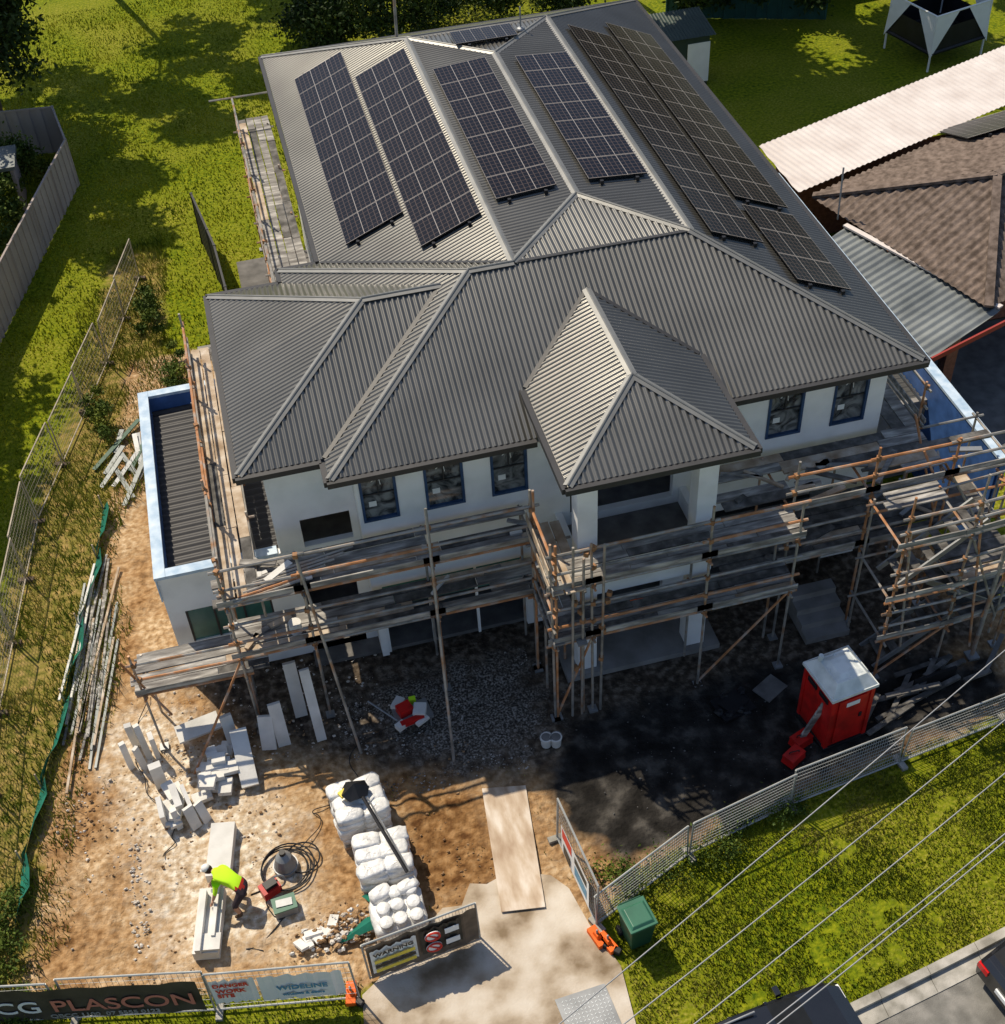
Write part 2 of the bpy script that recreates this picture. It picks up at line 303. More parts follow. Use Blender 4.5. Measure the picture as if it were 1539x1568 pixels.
# ---------------------------------------------------------------- grass blades
def tri_mesh(name,v,mat,parent=None,k=3):
    n=len(v);me=bpy.data.meshes.new(name);me.vertices.add(n*k);me.vertices.foreach_set('co',v.reshape(-1).astype(np.float32))
    me.loops.add(n*k);me.loops.foreach_set('vertex_index',np.arange(n*k,dtype=np.int32));me.polygons.add(n)
    me.polygons.foreach_set('loop_start',np.arange(0,n*k,k,dtype=np.int32));me.polygons.foreach_set('loop_total',np.full(n,k,dtype=np.int32));me.update();me.validate()
    me.materials.append(mat);o=bpy.data.objects.new(name,me);COL.objects.link(o);o.parent=parent;return o
def blades(name,n,region,hmin,hmax,w,mat,test=None,clump=0):
    x0,x1,y0,y1=region;px=rng.uniform(x0,x1,n);py=rng.uniform(y0,y1,n)
    if test is not None:
        kx=test(px,py);px=px[kx];py=py[kx]
    n=len(px);h=rng.uniform(hmin,hmax,n)*(1+1.2*vn(px,py,1.3));a=rng.uniform(0,6.283,n);l=rng.uniform(0,6.283,n);ln=h*rng.uniform(.1,.8,n)
    v=np.zeros((n,3,3));v[:,0,0]=px-np.cos(a)*w;v[:,0,1]=py-np.sin(a)*w;v[:,1,0]=px+np.cos(a)*w;v[:,1,1]=py+np.sin(a)*w
    v[:,2,0]=px+np.cos(l)*ln;v[:,2,1]=py+np.sin(l)*ln;v[:,2,2]=h;v[:,:2,2]=-.02
    tri_mesh(name,v,mat)
blades('verge_grass',100000,(3.6,20,8.4,13.8),.03,.11,.013,m_blade,lambda x,y:(sdf(x,y,dirtP)<-.02+.3*vn(x,y,2))&(sdf(x,y,paveP)<-.05)&(y>ky(x)+.14)&(vn(x,y,2.3)+.6*vn(x,y,5)>-.35))
blades('verge_grass',16000,(-9,-.7,9,12.8),.05,.16,.014,m_blade,lambda x,y:(sdf(x,y,dirtP)<.15)&(sdf(x,y,paveP)<-.05))
blades('weeds',40000,(-9,-2.5,12.5,38),.06,.30,.016,m_blade2,lambda x,y:(sdf(x,y,weedP)>-.3+.8*vn(x,y,1.1))&(vn(x,y,.8)>-.28))
blades('weeds',2500,(-6,3.5,11.8,18),.03,.10,.012,m_blade2,lambda x,y:(vn(x,y,.9)>.22)&(sdf(x,y,paveP)<-.05)|(abs(sdf(x,y,paveP)+.08)<.06))
blades('lawn_grass',70000,(-10,6,22,56),.03,.10,.024,m_blade3,lambda x,y:(sdf(x,y,weedP)<0)&(sdf(x,y,dirtP)<0))
# ---------------------------------------------------------------- foliage
def foliage(name,base,height,crown,nclump,nleaf,leaf,mat,trunk=.16,parent=None):
    e=empty(name);base=Vector(base);t=MB();cc=[]
    for (cx,cy,cz,rx,ry,rz) in crown:
        for _ in range(max(3,int(nclump/len(crown)))):
            u=rng.normal(size=3);u/=np.linalg.norm(u);r=rng.uniform(.35,1.0)
            cc.append((cx+u[0]*rx*r,cy+u[1]*ry*r,cz+u[2]*rz*r))
    if trunk:
        c0=Vector(np.mean([c[:3] for c in crown],0));fork=base.lerp(Vector((c0.x,c0.y,c0.z)),.55);t.tube(base-Vector((0,0,.1)),fork,trunk,m_bark,8,trunk*.6)
        for c_ in crown:
            tip=Vector(c_[:3]);t.tube(fork,tip,trunk*.55,m_bark,6,trunk*.2)
            for i in range(6):t.tube(fork.lerp(tip,random.uniform(.4,1)),Vector(random.choice(cc)) if len(crown)==1 else tip+Vector((random.uniform(-1,1)*c_[3],random.uniform(-1,1)*c_[4],random.uniform(-.5,.8)*c_[5])),trunk*.22,m_bark,5,trunk*.06)
        t.build('trunk',e)
    cc=np.array(cc);k=len(cc);ci=rng.integers(0,k,nleaf);cs=rng.uniform(.25,.55,k)*np.mean([c[3] for c in crown])*.42
    p=cc[ci]+rng.normal(size=(nleaf,3))*cs[ci][:,None]*np.array([1,1,.7]);p[:,2]=np.maximum(p[:,2],.05)
    a=rng.normal(size=(nleaf,3));a/=np.linalg.norm(a,axis=1)[:,None];bb=rng.normal(size=(nleaf,3));bb-=a*(a*bb).sum(1)[:,None];bb/=np.linalg.norm(bb,axis=1)[:,None]
    s=rng.uniform(.5,1.2,nleaf)[:,None]*leaf
    v=np.stack([p-a*s,p+bb*s*.5,p+a*s,p-bb*s*.5],1);tri_mesh('leaves',v,mat,e,4);return e
foliage('gum_tree',(-7.4,45.5,0),7,[(-7.0,45.0,4.0,2.0,2.3,1.8),(-6.3,47.5,4.5,1.8,2,1.5),(-8.5,47,6,2.4,2.4,1.6)],70,16000,.13,m_leaf)
foliage('gum_tree',(-3.2,57,0),9,[(-3.2,56,8.5,2.6,2.6,1.8),(-1.2,52.5,9.0,1.6,1.4,1.2),(-5,52,8.6,1.8,1.6,1.3),(-3.6,49.6,8.8,1.2,1.0,.9)],60,9000,.24,m_leaf)
foliage('gum_tree',(-8.6,50.5,0),9,[(-8.5,54,9,2.6,2.4,1.8),(-6.6,46.5,8.8,1.7,1.5,1.2),(-6.9,43.0,8.6,1.5,1.4,1.1),(-9,48,9,2.0,2,1.4)],70,11000,.24,m_leaf)
foliage('gum_tree',(1.8,60,0),9,[(1.5,58.5,9,2.4,2.2,1.6),(1.0,54.2,9.4,1.4,1.2,1.0)],30,4500,.24,m_leaf)
for bx,by,cz,r in ((-11.9,30.5,7,2.9),(-12.0,35.5,7.3,2.9),(-11.0,40.5,7.2,2.7),(-11.6,26.3,6.8,2.5)):
    foliage('gum_tree',(bx,by,0),cz,[(bx,by,cz,r,r,2.0),(bx-.5,by+.6,cz-2,r*.9,r*.9,1.4)],60,9000,.26,m_leaf)
for bx,cl in ((16.5,[(14.2,44.2),(17.6,44.0),(16,48)]),(22.5,[(21,44.0),(24.4,44.4),(22.6,48)]),(30,[(27.8,44.5),(31.4,45),(29.6,48.4)])):
    foliage('gum_tree',(bx,51,0),9,[(a,b_,9.2,2.5,2.3,1.2) for a,b_ in cl],75,16000,.30,m_leaf)
foliage('hedge',(9,49,0),3,[(4.4,48.8,1.2,1.3,1.2,1.3),(6.4,48.8,1.5,1.5,1.2,1.5),(8.6,49.2,1.6,1.6,1.3,1.6),(11.2,49.2,1.7,1.7,1.3,1.6),(13.8,48.6,1.6,1.8,1.3,1.6),(9,52,2.4,5,1.3,2)],130,30000,.10,m_leaf,trunk=0)
foliage('garden_tree',(19.5,46.5,0),4,[(18.6,46.4,1.8,1.4,1.3,1.7),(20.6,46.2,2.2,1.7,1.5,1.8),(22.6,45.6,1.6,1.2,1.0,1.5)],70,16000,.12,m_leaf)
foliage('shrub',(-7.6,36.5,0),1,[(-7.2,39.5,.9,1.0,1.6,.9),(-7.8,36.6,.9,1.0,2.0,.9),(-8.4,33.8,.9,.7,1.6,.9),(-6.9,42.3,.8,1.2,.9,.8)],60,14000,.08,m_leaf2,trunk=0)
foliage('shrub',(-3.3,32,0),1,[(-3.2,32.6,.5,.6,1.6,.45),(-2.6,29.6,.35,.6,1.4,.4),(-4.6,28.6,.3,.5,1.2,.3),(-2.4,26.6,.3,.5,1.0,.3)],50,11000,.05,m_leaf2,trunk=0)
foliage('shrub',(-7,13,0),1,[(-6.9,13.6,.3,.5,1.3,.35),(-6.6,12.3,.2,.8,.35,.25)],24,4000,.045,m_leaf2,trunk=0)
foliage('shrub',(4.2,11.7,0),1,[(4.3,11.9,.2,.4,.5,.22),(5.6,12.0,.15,1.2,.2,.2),(7.5,12.55,.15,1.2,.15,.2)],24,3500,.04,m_leaf2,trunk=0)
# ---------------------------------------------------------------- house
H=empty('house_under_construction')
ze,h1,hd=5.9,7.42,7.56
EX=(1,0,0);EY=(0,1,0)
planes=[([(.59,17.98,ze),(12.39,17.98,ze),(8.77,21.53,h1),(4.14,21.53,h1)],EX),
([(.59,17.98,ze),(.59,25.1,ze),(4.14,21.53,h1)],EY),
([(.59,25.1,ze),(1.5,25.1,ze),(5.06,21.53,h1),(4.14,21.53,h1)],EX),
([(1.5,25.1,ze),(1.5,35.9,ze),(5.06,32.3,h1),(5.06,21.53,h1)],EY),
([(12.39,17.98,ze),(12.39,35.9,ze),(8.77,32.3,h1),(8.77,21.53,h1)],EY),
([(1.5,35.9,ze),(12.39,35.9,ze),(8.77,32.3,h1),(5.06,32.3,h1)],EX),
([(5.06,21.53,h1),(5.06,32.3,h1),(6.92,30.4,hd),(6.92,23.4,hd)],EY),
([(8.77,21.53,h1),(8.77,32.3,h1),(6.92,30.4,hd),(6.92,23.4,hd)],EY),
([(5.06,21.53,h1),(8.77,21.53,h1),(6.92,23.4,hd)],EX),
([(5.06,32.3,h1),(8.77,32.3,h1),(6.92,30.4,hd)],EX),
([(-1.02,18.59,ze),(.59,18.59,ze),(3.57,21.58,7.17),(1.98,21.58,7.17)],EX),
([(-1.02,24.58,ze),(.59,24.58,ze),(3.57,21.58,7.17),(1.98,21.58,7.17)],EX),
([(-1.02,18.59,ze),(-1.02,24.58,ze),(1.98,21.58,7.17)],EY)]
zp,zr=6.32,7.06
planes+=[([(4.57,16.1,zp),(4.57,18.96,zp),(6.32,20.69,zr),(6.32,17.85,zr)],EY),
([(8.07,16.1,zp),(8.07,18.96,zp),(6.32,20.69,zr),(6.32,17.85,zr)],EY),
([(4.57,16.1,zp),(8.07,16.1,zp),(6.32,17.85,zr)],EX)]
rf=MB()
for p,e in planes:rf.corr(p,e,.112,.016,m_roof,sub=6)
rf.build('roof_sheeting',H,smooth=True)
cp=MB()
def capline(p,q,w=.19):
    p=Vector(p)+Vector((0,0,.025));q=Vector(q)+Vector((0,0,.025));d=(q-p).normalized();sd_=d.cross(Vector((0,0,1))).normalized()*w/2
    for s in (-1,1):
        a,bq=p+sd_*s-Vector((0,0,.035)),q+sd_*s-Vector((0,0,.035))
        cp.quad([p+Vector((0,0,.012)),q+Vector((0,0,.012)),bq+Vector((0,0,.012)),a+Vector((0,0,.012))] if s>0 else [a+Vector((0,0,.012)),bq+Vector((0,0,.012)),q+Vector((0,0,.012)),p+Vector((0,0,.012))],m_cap)
    cp.tube(p+Vector((0,0,.01)),q+Vector((0,0,.01)),.022,m_cap,6)
for a,bq in [((.59,17.98,ze),(4.14,21.53,h1)),((.59,25.1,ze),(4.14,21.53,h1)),((12.39,17.98,ze),(8.77,21.53,h1)),((4.14,21.53,h1),(5.06,21.53,h1)),((5.06,21.53,h1),(5.06,32.3,h1)),((8.77,21.53,h1),(8.77,32.3,h1)),((1.5,35.9,ze),(5.06,32.3,h1)),((12.39,35.9,ze),(8.77,32.3,h1)),((5.06,32.3,h1),(8.77,32.3,h1)),
 ((6.92,23.4,hd),(6.92,30.4,hd)),((5.06,21.53,h1),(6.92,23.4,hd)),((8.77,21.53,h1),(6.92,23.4,hd)),((5.06,32.3,h1),(6.92,30.4,hd)),((8.77,32.3,h1),(6.92,30.4,hd)),
 ((-1.02,18.59,ze),(1.98,21.58,7.17)),((-1.02,24.58,ze),(1.98,21.58,7.17)),((1.98,21.58,7.17),(3.57,21.58,7.17)),
 ((4.57,16.1,zp),(6.32,17.85,zr)),((8.07,16.1,zp),(6.32,17.85,zr)),((6.32,17.85,zr),(6.32,20.69,zr))]:capline(a,bq)
cp.build('ridge_caps',H)
gt=MB()
def vl(p,q):gt.beam(Vector(p)+Vector((0,0,.015)),Vector(q)+Vector((0,0,.015)),.09,.02,m_gut)
vl((.59,18.59,ze),(3.57,21.58,7.17));vl((1.5,25.1,ze),(5.06,21.53,h1));vl((4.57,18.96,zp),(6.32,20.69,zr));vl((8.07,18.96,zp),(6.32,20.69,zr));vl((5.06,21.53,h1-.01),(8.77,21.53,h1-.01))
for a,bq,zz in [((.53,17.92),(4.5,17.92),ze),((8.14,17.92),(12.45,17.92),ze),((12.45,17.93),(12.45,35.95),ze),((.53,17.93),(.53,18.5),ze),((-1.08,18.53),(.52,18.53),ze),((-1.08,18.55),(-1.08,24.64),ze),((-1.08,24.64),(.5,24.64),ze),((.53,24.66),(.53,25.16),ze),((.53,25.16),(1.4,25.16),ze),((1.44,25.2),(1.44,35.95),ze),((1.44,35.96),(12.45,35.96),ze),
 ((4.51,16.04),(8.13,16.04),zp),((4.51,16.05),(4.51,18.95),zp),((8.13,16.05),(8.13,18.95),zp)]:
    gt.beam((a[0],a[1],zz-.07),(bq[0],bq[1],zz-.07),.11,.12,m_gut)
gt.build('gutters_and_valleys',H)
so=MB();m_sof=m_white
for x0,x1,y0,y1,zz in ((.62,12.37,18.0,25.05,5.77),(1.53,12.37,25.06,35.88,5.77),(-.99,.6,18.62,24.55,5.765),(4.6,8.04,16.13,18.9,6.2)):so.box(x0,x1,y0,y1,zz-.03,zz,m_sof)
so.build('soffits',H)
w=MB()
def wallX(y,x0,x1,z0,z1,ops,t=.15,mat=m_white):
    xb=sorted(set([x0,x1]+[v for o in ops for v in o[:2]]));zb=sorted(set([z0,z1]+[v for o in ops for v in o[2:4]]))
    for a,bq in zip(xb[:-1],xb[1:]):
        for c0,c1 in zip(zb[:-1],zb[1:]):
            cx,cz=(a+bq)/2,(c0+c1)/2
            if any(o[0]<cx<o[1] and o[2]<cz<o[3] for o in ops):continue
            w.box(a,bq,y,y+t,c0,c1,mat)
YF=18.5
wins=[(1.12,1.84,4.15,5.45),(2.38,3.16,4.15,5.45),(3.70,4.44,4.15,5.45),(9.45,10.22,4.15,5.45),(10.86,11.62,4.15,5.45)]
wallX(YF,1.05,4.75,0.1,5.74,wins[:3]+[(1.2,4.3,.1,2.25)])
wallX(YF,4.75,8.0,0.1,5.74,[(5.3,7.5,3.1,5.35),(5.2,7.4,.1,2.25)],mat=m_white)
wallX(YF,8.0,12.0,0.1,5.74,wins[3:]+[(8.5,11.2,.1,2.35)])
wallX(19.1,-3.09,1.05,0.05,3.22,[(-2.75,-1.0,1.2,2.15),(-.3,.8,.1,2.1)])
wallX(19.1,-.6,1.05,3.225,5.73,[(-.1,.9,3.25,4.0)])
w.box(1.05,1.2,18.66,19.09,.1,5.73,m_white)
w.box(-.62,-.47,19.26,24.2,3.2,5.73,m_white);w.box(-.45,1.7,24.05,24.2,0,5.73,m_white)
w.box(1.75,1.9,24.21,35.4,0,5.74,m_white);w.box(11.84,11.99,18.66,35.4,0,5.74,m_white);w.box(1.9,11.84,35.25,35.4,0,5.74,m_white)
w.build('walls',H)
i=MB();i.box(-.4,11.8,18.7,35,0.0,.1,m_int);i.box(1.25,11.8,18.7,24,2.9,3.05,m_int);i.box(-.4,11.8,21.6,21.7,.1,5.7,m_int);i.box(4.8,4.9,18.7,21.6,.1,5.7,m_int);i.box(8.0,8.1,18.7,21.6,.1,5.7,m_int)
i.build('interior',H)
wd=MB()
for x0,x1,z0,z1 in wins:
    y=YF+.03;f=.055
    for q in ((x0+.002,x1-.002,z0,z0+f),(x0+.002,x1-.002,z1-f,z1),(x0+.002,x0+f,z0+f,z1-f),(x1-f,x1-.002,z0+f,z1-f)):wd.box(q[0],q[1],y-.05,y+.05,q[2],q[3],m_bframe)
    wd.quad([(x0+f,y+.02,z0+f),(x1-f,y+.02,z0+f),(x1-f,y+.02,z1-f),(x0+f,y+.02,z1-f)],m_glass)
    wd.box(x0+f,x1-f,y-.01,y+.015,z0+.66,z0+.69,m_gut);wd.box((x0+x1)/2-.012,(x0+x1)/2+.012,y-.008,y+.017,z0+.69,z1-f,m_gut)
    wd.box(x0+.15,x0+.3,y+.005,y+.012,z0+.35,z0+.48,m_signw)
    wd.tube((x0+.25,y-.01,z1-.3),(x0+.4,y-.01,z1-.18),.008,m_signw,5);wd.tube((x0+.4,y-.01,z1-.18),(x0+.42,y-.01,z1-.4),.008,m_signw,5)
wd.box(-2.75,-1.0,19.14,19.16,1.2,2.15,m_green_glass)
for xx in (-2.75,-2.2,-1.6,-1.04):wd.box(xx,xx+.04,19.11,19.15,1.2,2.15,m_gut)
for xx in (1.2,2.2,3.2,4.24):wd.box(xx+.002,xx+.06,18.56,18.62,.12,2.248,m_white)
wd.box(1.26,4.24,18.57,18.60,1.55,2.24,m_green_glass)
wd.build('windows',H)
p=MB()
for x0,x1 in ((4.98,5.38),(7.38,7.78)):
    p.box(x0,x1,16.9,17.3,0,2.42,m_white);p.box(x0+.003,x1-.003,16.903,17.297,3.32,6.17,m_white)
p.box(4.97,7.79,16.89,17.05,2.425,3.31,m_white);p.box(4.97,5.12,17.055,18.49,2.425,3.31,m_white);p.box(7.64,7.79,17.055,18.49,2.425,3.31,m_white)
p.box(5.125,7.635,17.055,18.49,2.75,2.9,m_int)
p.box(4.99,7.77,16.91,17.2,5.75,6.165,m_white);p.box(4.99,5.2,17.21,18.9,5.75,6.16,m_white);p.box(7.56,7.77,17.21,18.9,5.75,6.16,m_white)
p.box(4.7,8.1,16.75,18.48,.0,.14,m_concwall);p.box(6.0,6.35,16.86,16.885,1.9,2.1,m_orange)
p.build('porch',H)
g=MB()
g.box(-3.09,-2.94,19.26,24.95,.05,3.22,m_white);g.box(-3.09,-.65,24.96,25.1,.05,3.22,m_white)
g.box(-3.13,-2.9,19.04,25.14,3.225,3.3,m_pblue);g.box(-2.895,-.66,24.93,25.14,3.225,3.3,m_pblue);g.box(-2.895,-.66,19.04,19.27,3.225,3.3,m_pblue)
g.box(-2.938,-2.905,19.26,24.95,2.75,3.22,m_blue);g.box(-3.12,-3.092,19.05,25.12,2.6,3.22,m_pblue);g.box(-2.93,-.66,24.915,24.955,2.75,3.22,m_blue)
g.build('parapet_walls',H)
g=MB();g.corr([(-2.93,19.27,2.86),(-.64,19.27,2.92),(-.64,24.93,2.92),(-2.93,24.93,2.86)],EY,.2,.025,m_gut,sub=6);g.build('low_roof_sheeting',H,smooth=True)
g=MB();g.box(14.55,14.7,17.6,30,0,2.95,m_blue);g.box(14.5,14.75,17.6,30,2.955,3.02,m_pblue);g.box(12.0,14.54,20.6,20.75,0,2.3,m_concwall);g.box(14.52,14.545,17.65,24,.5,2.9,m_blue)
g.build('side_wing_walls',H)
g=MB();g.corr([(12.05,20.8,2.3),(14.5,20.8,2.2),(14.5,30,2.2),(12.05,30,2.3)],EY,.17,.02,m_roof);g.build('side_wing_roof',H,smooth=True)
g=MB();g.tube((7.9,31.6,7.3),(7.9,31.6,8.1),.02,m_steel);g.blob((7.9,31.6,7.5),(.12,.12,.08),m_steel);g.tube((4.9,33,6.9),(4.95,33,8.3),.04,m_galv);g.build('roof_mast',H)
# ---------------------------------------------------------------- solar arrays
def array(x0,x1,y0,y1,rows,zf,parent=H,cols=1):
    s=MB();L_=(y1-y0)/rows
    for rr in range(rows):
        for cc_ in range(cols):
            a=x0+(x1-x0)*cc_/cols+.006;b_=x0+(x1-x0)*(cc_+1)/cols-.006;c_=y0+rr*L_+.008;d_=y0+(rr+1)*L_-.008
            za=lambda x,y:zf(x,y)+.12
            T=[(a,c_,za(a,c_)),(b_,c_,za(b_,c_)),(b_,d_,za(b_,d_)),(a,d_,za(a,d_))]
            s.hexa([(x,y,q-.035) for x,y,q in T]+[(x,y,q-.003) for x,y,q in T],m_black)
            s.quad(T,m_solar,[(0,0),(1,0),(1,1),(0,1)])
    for t in (.2,.8):
        xx=x0+(x1-x0)*t;s.beam((xx,y0-.12,zf(xx,y0)+.06),(xx,y1+.1,zf(xx,y1)+.06),.04,.04,m_black);s.obox((xx,y0-.1,zf(xx,y0)+.06),(.07,.06,.09),0,m_black)
    return s.build('solar_array',parent)
zl=lambda x,y:ze+.427*(x-1.5);zrr=lambda x,y:ze+.42*(12.39-x)
array(2.12,3.45,25.05,33.4,9,zl);array(3.54,4.87,23.5,31.7,9,zl)
array(5.27,6.6,23.75,30.1,7,lambda x,y:h1+(x-5.06)*.075);array(7.3,8.62,23.75,29.9,7,lambda x,y:h1+(8.77-x)*.075)
array(9.2,10.38,21.45,31.8,11,zrr);array(10.55,11.85,23.45,32.8,10,zrr);array(10.55,11.8,20.1,23.1,3,zrr)
array(6.1,7.7,31.1,31.95,1,lambda x,y:h1+(32.3-y)*.07,cols=2)
# ---------------------------------------------------------------- scaffolding
S=empty('scaffolding');T=MB();K=MB()
def tb(p,q,r=.027,m=None):
    if m is None:m=m_galv if random.random()<.62 else m_rust
    T.tube(p,q,r,m,6)
def node(p):T.obox(p,(.09,.09,.1),random.uniform(0,1.5),m_coup)
def pm(mat):
    u=random.random();return mat if u<.6 else (m_plank2 if u<.87 else m_plankw)
def deck(x0,x1,y0,y1,zz,along='x',n=4,L_=2.0,mat=m_plank,gap=.012,clutter=0,drop=.04):
    if along=='x':
        wdt=(y1-y0)/n
        for j in range(n):
            x=x0-random.uniform(0,.25)
            while x<x1:
                l=min(L_*random.uniform(.75,1.15),x1+.15-x)
                if l<.2:break
                dz=random.uniform(-.012,.014);sk=random.uniform(-.012,.012)
                if random.random()>drop:K.beam((x,y0+(j+.5)*wdt-sk,zz+dz+.018),(x+l-.01,y0+(j+.5)*wdt+sk,zz+dz+.018+random.uniform(0,.01)),wdt-2*gap,.036,pm(mat))
                x+=l
    else:
        wdt=(x1-x0)/n
        for j in range(n):
            y=y0-random.uniform(0,.25)
            while y<y1:
                l=min(L_*random.uniform(.75,1.15),y1+.15-y)
                if l<.2:break
                dz=random.uniform(-.012,.014);sk=random.uniform(-.012,.012)
                if random.random()>drop:K.beam((x0+(j+.5)*wdt-sk,y,zz+dz+.018),(x0+(j+.5)*wdt+sk,y+l-.01,zz+dz+.018),wdt-2*gap,.036,pm(mat))
                y+=l
def line(pts,depth_vec,zs,ztop,rails=(.45,.9),zbase=0,brace=True):
    dv=Vector(depth_vec)
    for i_,pt in enumerate(pts):
        o=Vector((pt[0],pt[1],0));top=ztop+random.uniform(-.35,.3)
        tb(o+Vector((0,0,zbase)),o+Vector((random.uniform(-.04,.04),0,top)));inn=o+dv;tb(inn+Vector((0,0,zbase)),inn+Vector((0,0,zs[-1]+random.uniform(.0,.15))))
        K.box(o.x-.09,o.x+.09,o.y-.09,o.y+.09,zbase-.02,zbase+.03,m_steel)
        for zz in zs:
            e_=.15*dv.normalized();tb(o-e_+Vector((0,0,zz-.05)),inn+e_+Vector((0,0,zz-.05)));node(o+Vector((0,0,zz-.05)))
    for a,bq in zip(pts[:-1],pts[1:]):
        A=Vector((*a,0));B_=Vector((*bq,0));e_=(B_-A).normalized()*.16
        for zz in zs:
            tb(A-e_+Vector((0,0,zz-.02)),B_+e_+Vector((0,0,zz-.02)),.03);tb(A+dv-e_+Vector((0,0,zz-.02)),B_+dv+e_+Vector((0,0,zz-.02)))
            for r_ in rails:
                if zz+r_<ztop:tb(A-e_+Vector((0,0,zz+r_)),B_+e_+Vector((0,0,zz+r_+random.uniform(-.03,.03))),.03);node(A+Vector((0,0,zz+r_)))
            K.beam(A-e_-dv.normalized()*.02+Vector((0,0,zz+.11)),B_+e_-dv.normalized()*.02+Vector((0,0,zz+.11)),.025,.13,m_plank)
        if brace and random.random()<.3:tb(A+Vector((0,0,.1)),B_+Vector((0,0,zs[0])),m=m_rust)
zL,zU=2.35,3.85;yo=17.35
line([(x,yo) for x in (-1.75,-.3,2.2,4.2)],(0,.95,0),[zL,zU],4.95,rails=(.45,.95))
line([(-3.75,yo+.15),(-1.75,yo+.1)],(0,.95,0),[1.75],2.7)
deck(-3.8,-1.4,yo+.1,yo+1.15,1.8);deck(-1.7,4.3,yo,yo+1.0,zL);deck(-1.8,4.3,yo,yo+1.0,zU)
tb((2.2,yo,5.3),(1.93,15.49,0),.03,m_galv);tb((-.3,yo,4.8),(.15,16.2,0),.03,m_galv);tb((-1.75,yo,2.3),(-3.2,yo-.7,0),.026,m_rust)
tb((-3.75,yo+.15,2.2),(-1.75,yo+.1,2.2),.03);tb((-4.0,yo+.2,2.75),(-3.4,yo+.2,.9),.026,m_rust)
line([(4.25,15.95),(5.0,15.95),(7.3,15.95),(9.1,15.95)],(0,.8,0),[zL,zU],5.0,rails=(.45,.95))
deck(4.3,9.15,15.95,16.8,zL);deck(4.3,9.15,15.95,16.8,zU)
line([(4.2,17.3),(4.2,15.95)],(.6,0,0),[zL,zU],5.05,brace=False)
deck(4.2,4.85,15.95,17.35,zL,'y',3);deck(4.2,4.85,15.95,17.6,zU,'y',3,mat=m_plankw)
K.box(4.12,4.145,15.9,17.5,zU+.45,zU+.66,m_plankw);K.box(4.12,4.145,15.9,17.5,zU+.1,zU+.24,m_plankw)
for xx in (4.55,4.75,5.15):tb((xx,15.9,0),(xx+.05,15.9,4.7+random.uniform(-.5,.4)))
for _ in range(10):
    x=random.uniform(4.3,5.4);node((x,15.92,random.uniform(1.5,4.8)))
line([(x,16.7) for x in (9.3,11.0,12.7,14.1)],(0,1.5,0),[zL,zU],4.95)
deck(8.1,13.9,16.7,18.3,zL,n=6,drop=.2,mat=m_plank2);deck(8.1,12.6,17.0,18.3,zU,n=5,drop=.12);deck(12.6,13.9,16.7,18.0,zU,n=5,drop=.5)
deck(12.2,12.8,18.3,24,zU,'y',2,drop=.1);line([(12.9,18.4),(12.9,21),(12.9,24)],(-.6,0,0),[zU],4.9,zbase=0)
line([(10.9,15.1),(12.3,15.1),(13.7,15.2)],(0,1.3,0),[1.2,zL,zU],5.2,rails=(.4,.8))
for (a,z0,bq,z1) in ((11.0,.0,12.6,1.2),(13.5,1.2,11.8,2.4),(11.0,2.4,12.8,3.85)):
    for yy in (15.35,15.95):K.beam((a,yy,z0),(bq,yy,z1),.04,.12,m_steel)
    for t in range(1,7):
        u=t/7;K.box(a+(bq-a)*u-.09,a+(bq-a)*u+.09,15.37,15.93,z0+(z1-z0)*u,z0+(z1-z0)*u+.03,m_plank2)
for _ in range(7):
    x=random.uniform(10.9,13.8);tb((x,15.1,random.uniform(0,2.5)),(x+random.uniform(-1.2,1.2),15.15,random.uniform(3,4.8)))
deck(12.4,13.8,15.2,16.4,zL,n=4,L_=1.5,mat=m_plank2);deck(12.9,13.9,15.2,16.4,1.2,n=4,L_=1.2,mat=m_plank2);deck(11.2,12.2,16.1,16.6,zU,n=2)
for _ in range(8):
    x=random.uniform(12.2,14.3);y=random.uniform(15.2,18);tb((x,y,random.uniform(2.4,4)),(x+random.uniform(-1,1),y+random.uniform(-1.2,1.2),random.uniform(3.8,5)))
line([(-1.75,y) for y in (17.6,19.6,21.6,23.6,25.2)],(.65,0,0),[3.95],4.9,zbase=3.0);deck(-1.75,-1.1,17.5,25.3,3.95,'y',3,mat=m_plankw)
line([(.45,y) for y in (25.6,28,30.5,33,35.6)],(.85,0,0),[1.9,4.0],5.0);deck(.5,1.38,25.6,36,4.0,'y',4);
tb((-.2,35.8,4.9),(1.5,35.8,4.9));tb((-.3,25.3,4.4),(.5,25.3,4.4));deck(-1.4,.4,25.0,25.6,3.9,n=3)
for j in range(7):K.obox((-1.2+random.uniform(-.3,.9),17.75+random.uniform(-.2,.5),zU+.06+.02*j),(random.uniform(.4,.9),random.uniform(.12,.25),.04),random.uniform(-.9,.9),m_panelw if j%2 else m_plank)
for j in range(6):tb((-1.6+.1*j,17.3+.1*j,zU+.12),(-.2+.2*j,17.5+.1*j,zU+.14+.02*j))
for j in range(26):K.obox((random.uniform(8.3,13.5),random.uniform(16.8,18.1),random.choice((zL,zU))+.07),(random.uniform(.2,1.1),random.uniform(.06,.16),.05),random.uniform(-.9,.9),random.choice((m_plank,m_plankw,m_plank2,m_steel)))
for j in range(14):K.obox((random.uniform(-1.5,4.2),random.uniform(17.5,18.2),random.choice((zL,zU))+.07),(random.uniform(.1,.6),random.uniform(.05,.14),.05),random.uniform(-.9,.9),random.choice((m_plank,m_panelw,m_plankw,m_plank2)))
K.tube((-.6,17.7,zL+.04),(-.6,17.7,zL+.3),.13,m_panelw,12)
T.build('tubes_and_couplers',S,smooth=False);K.build('decks_and_boards',S)
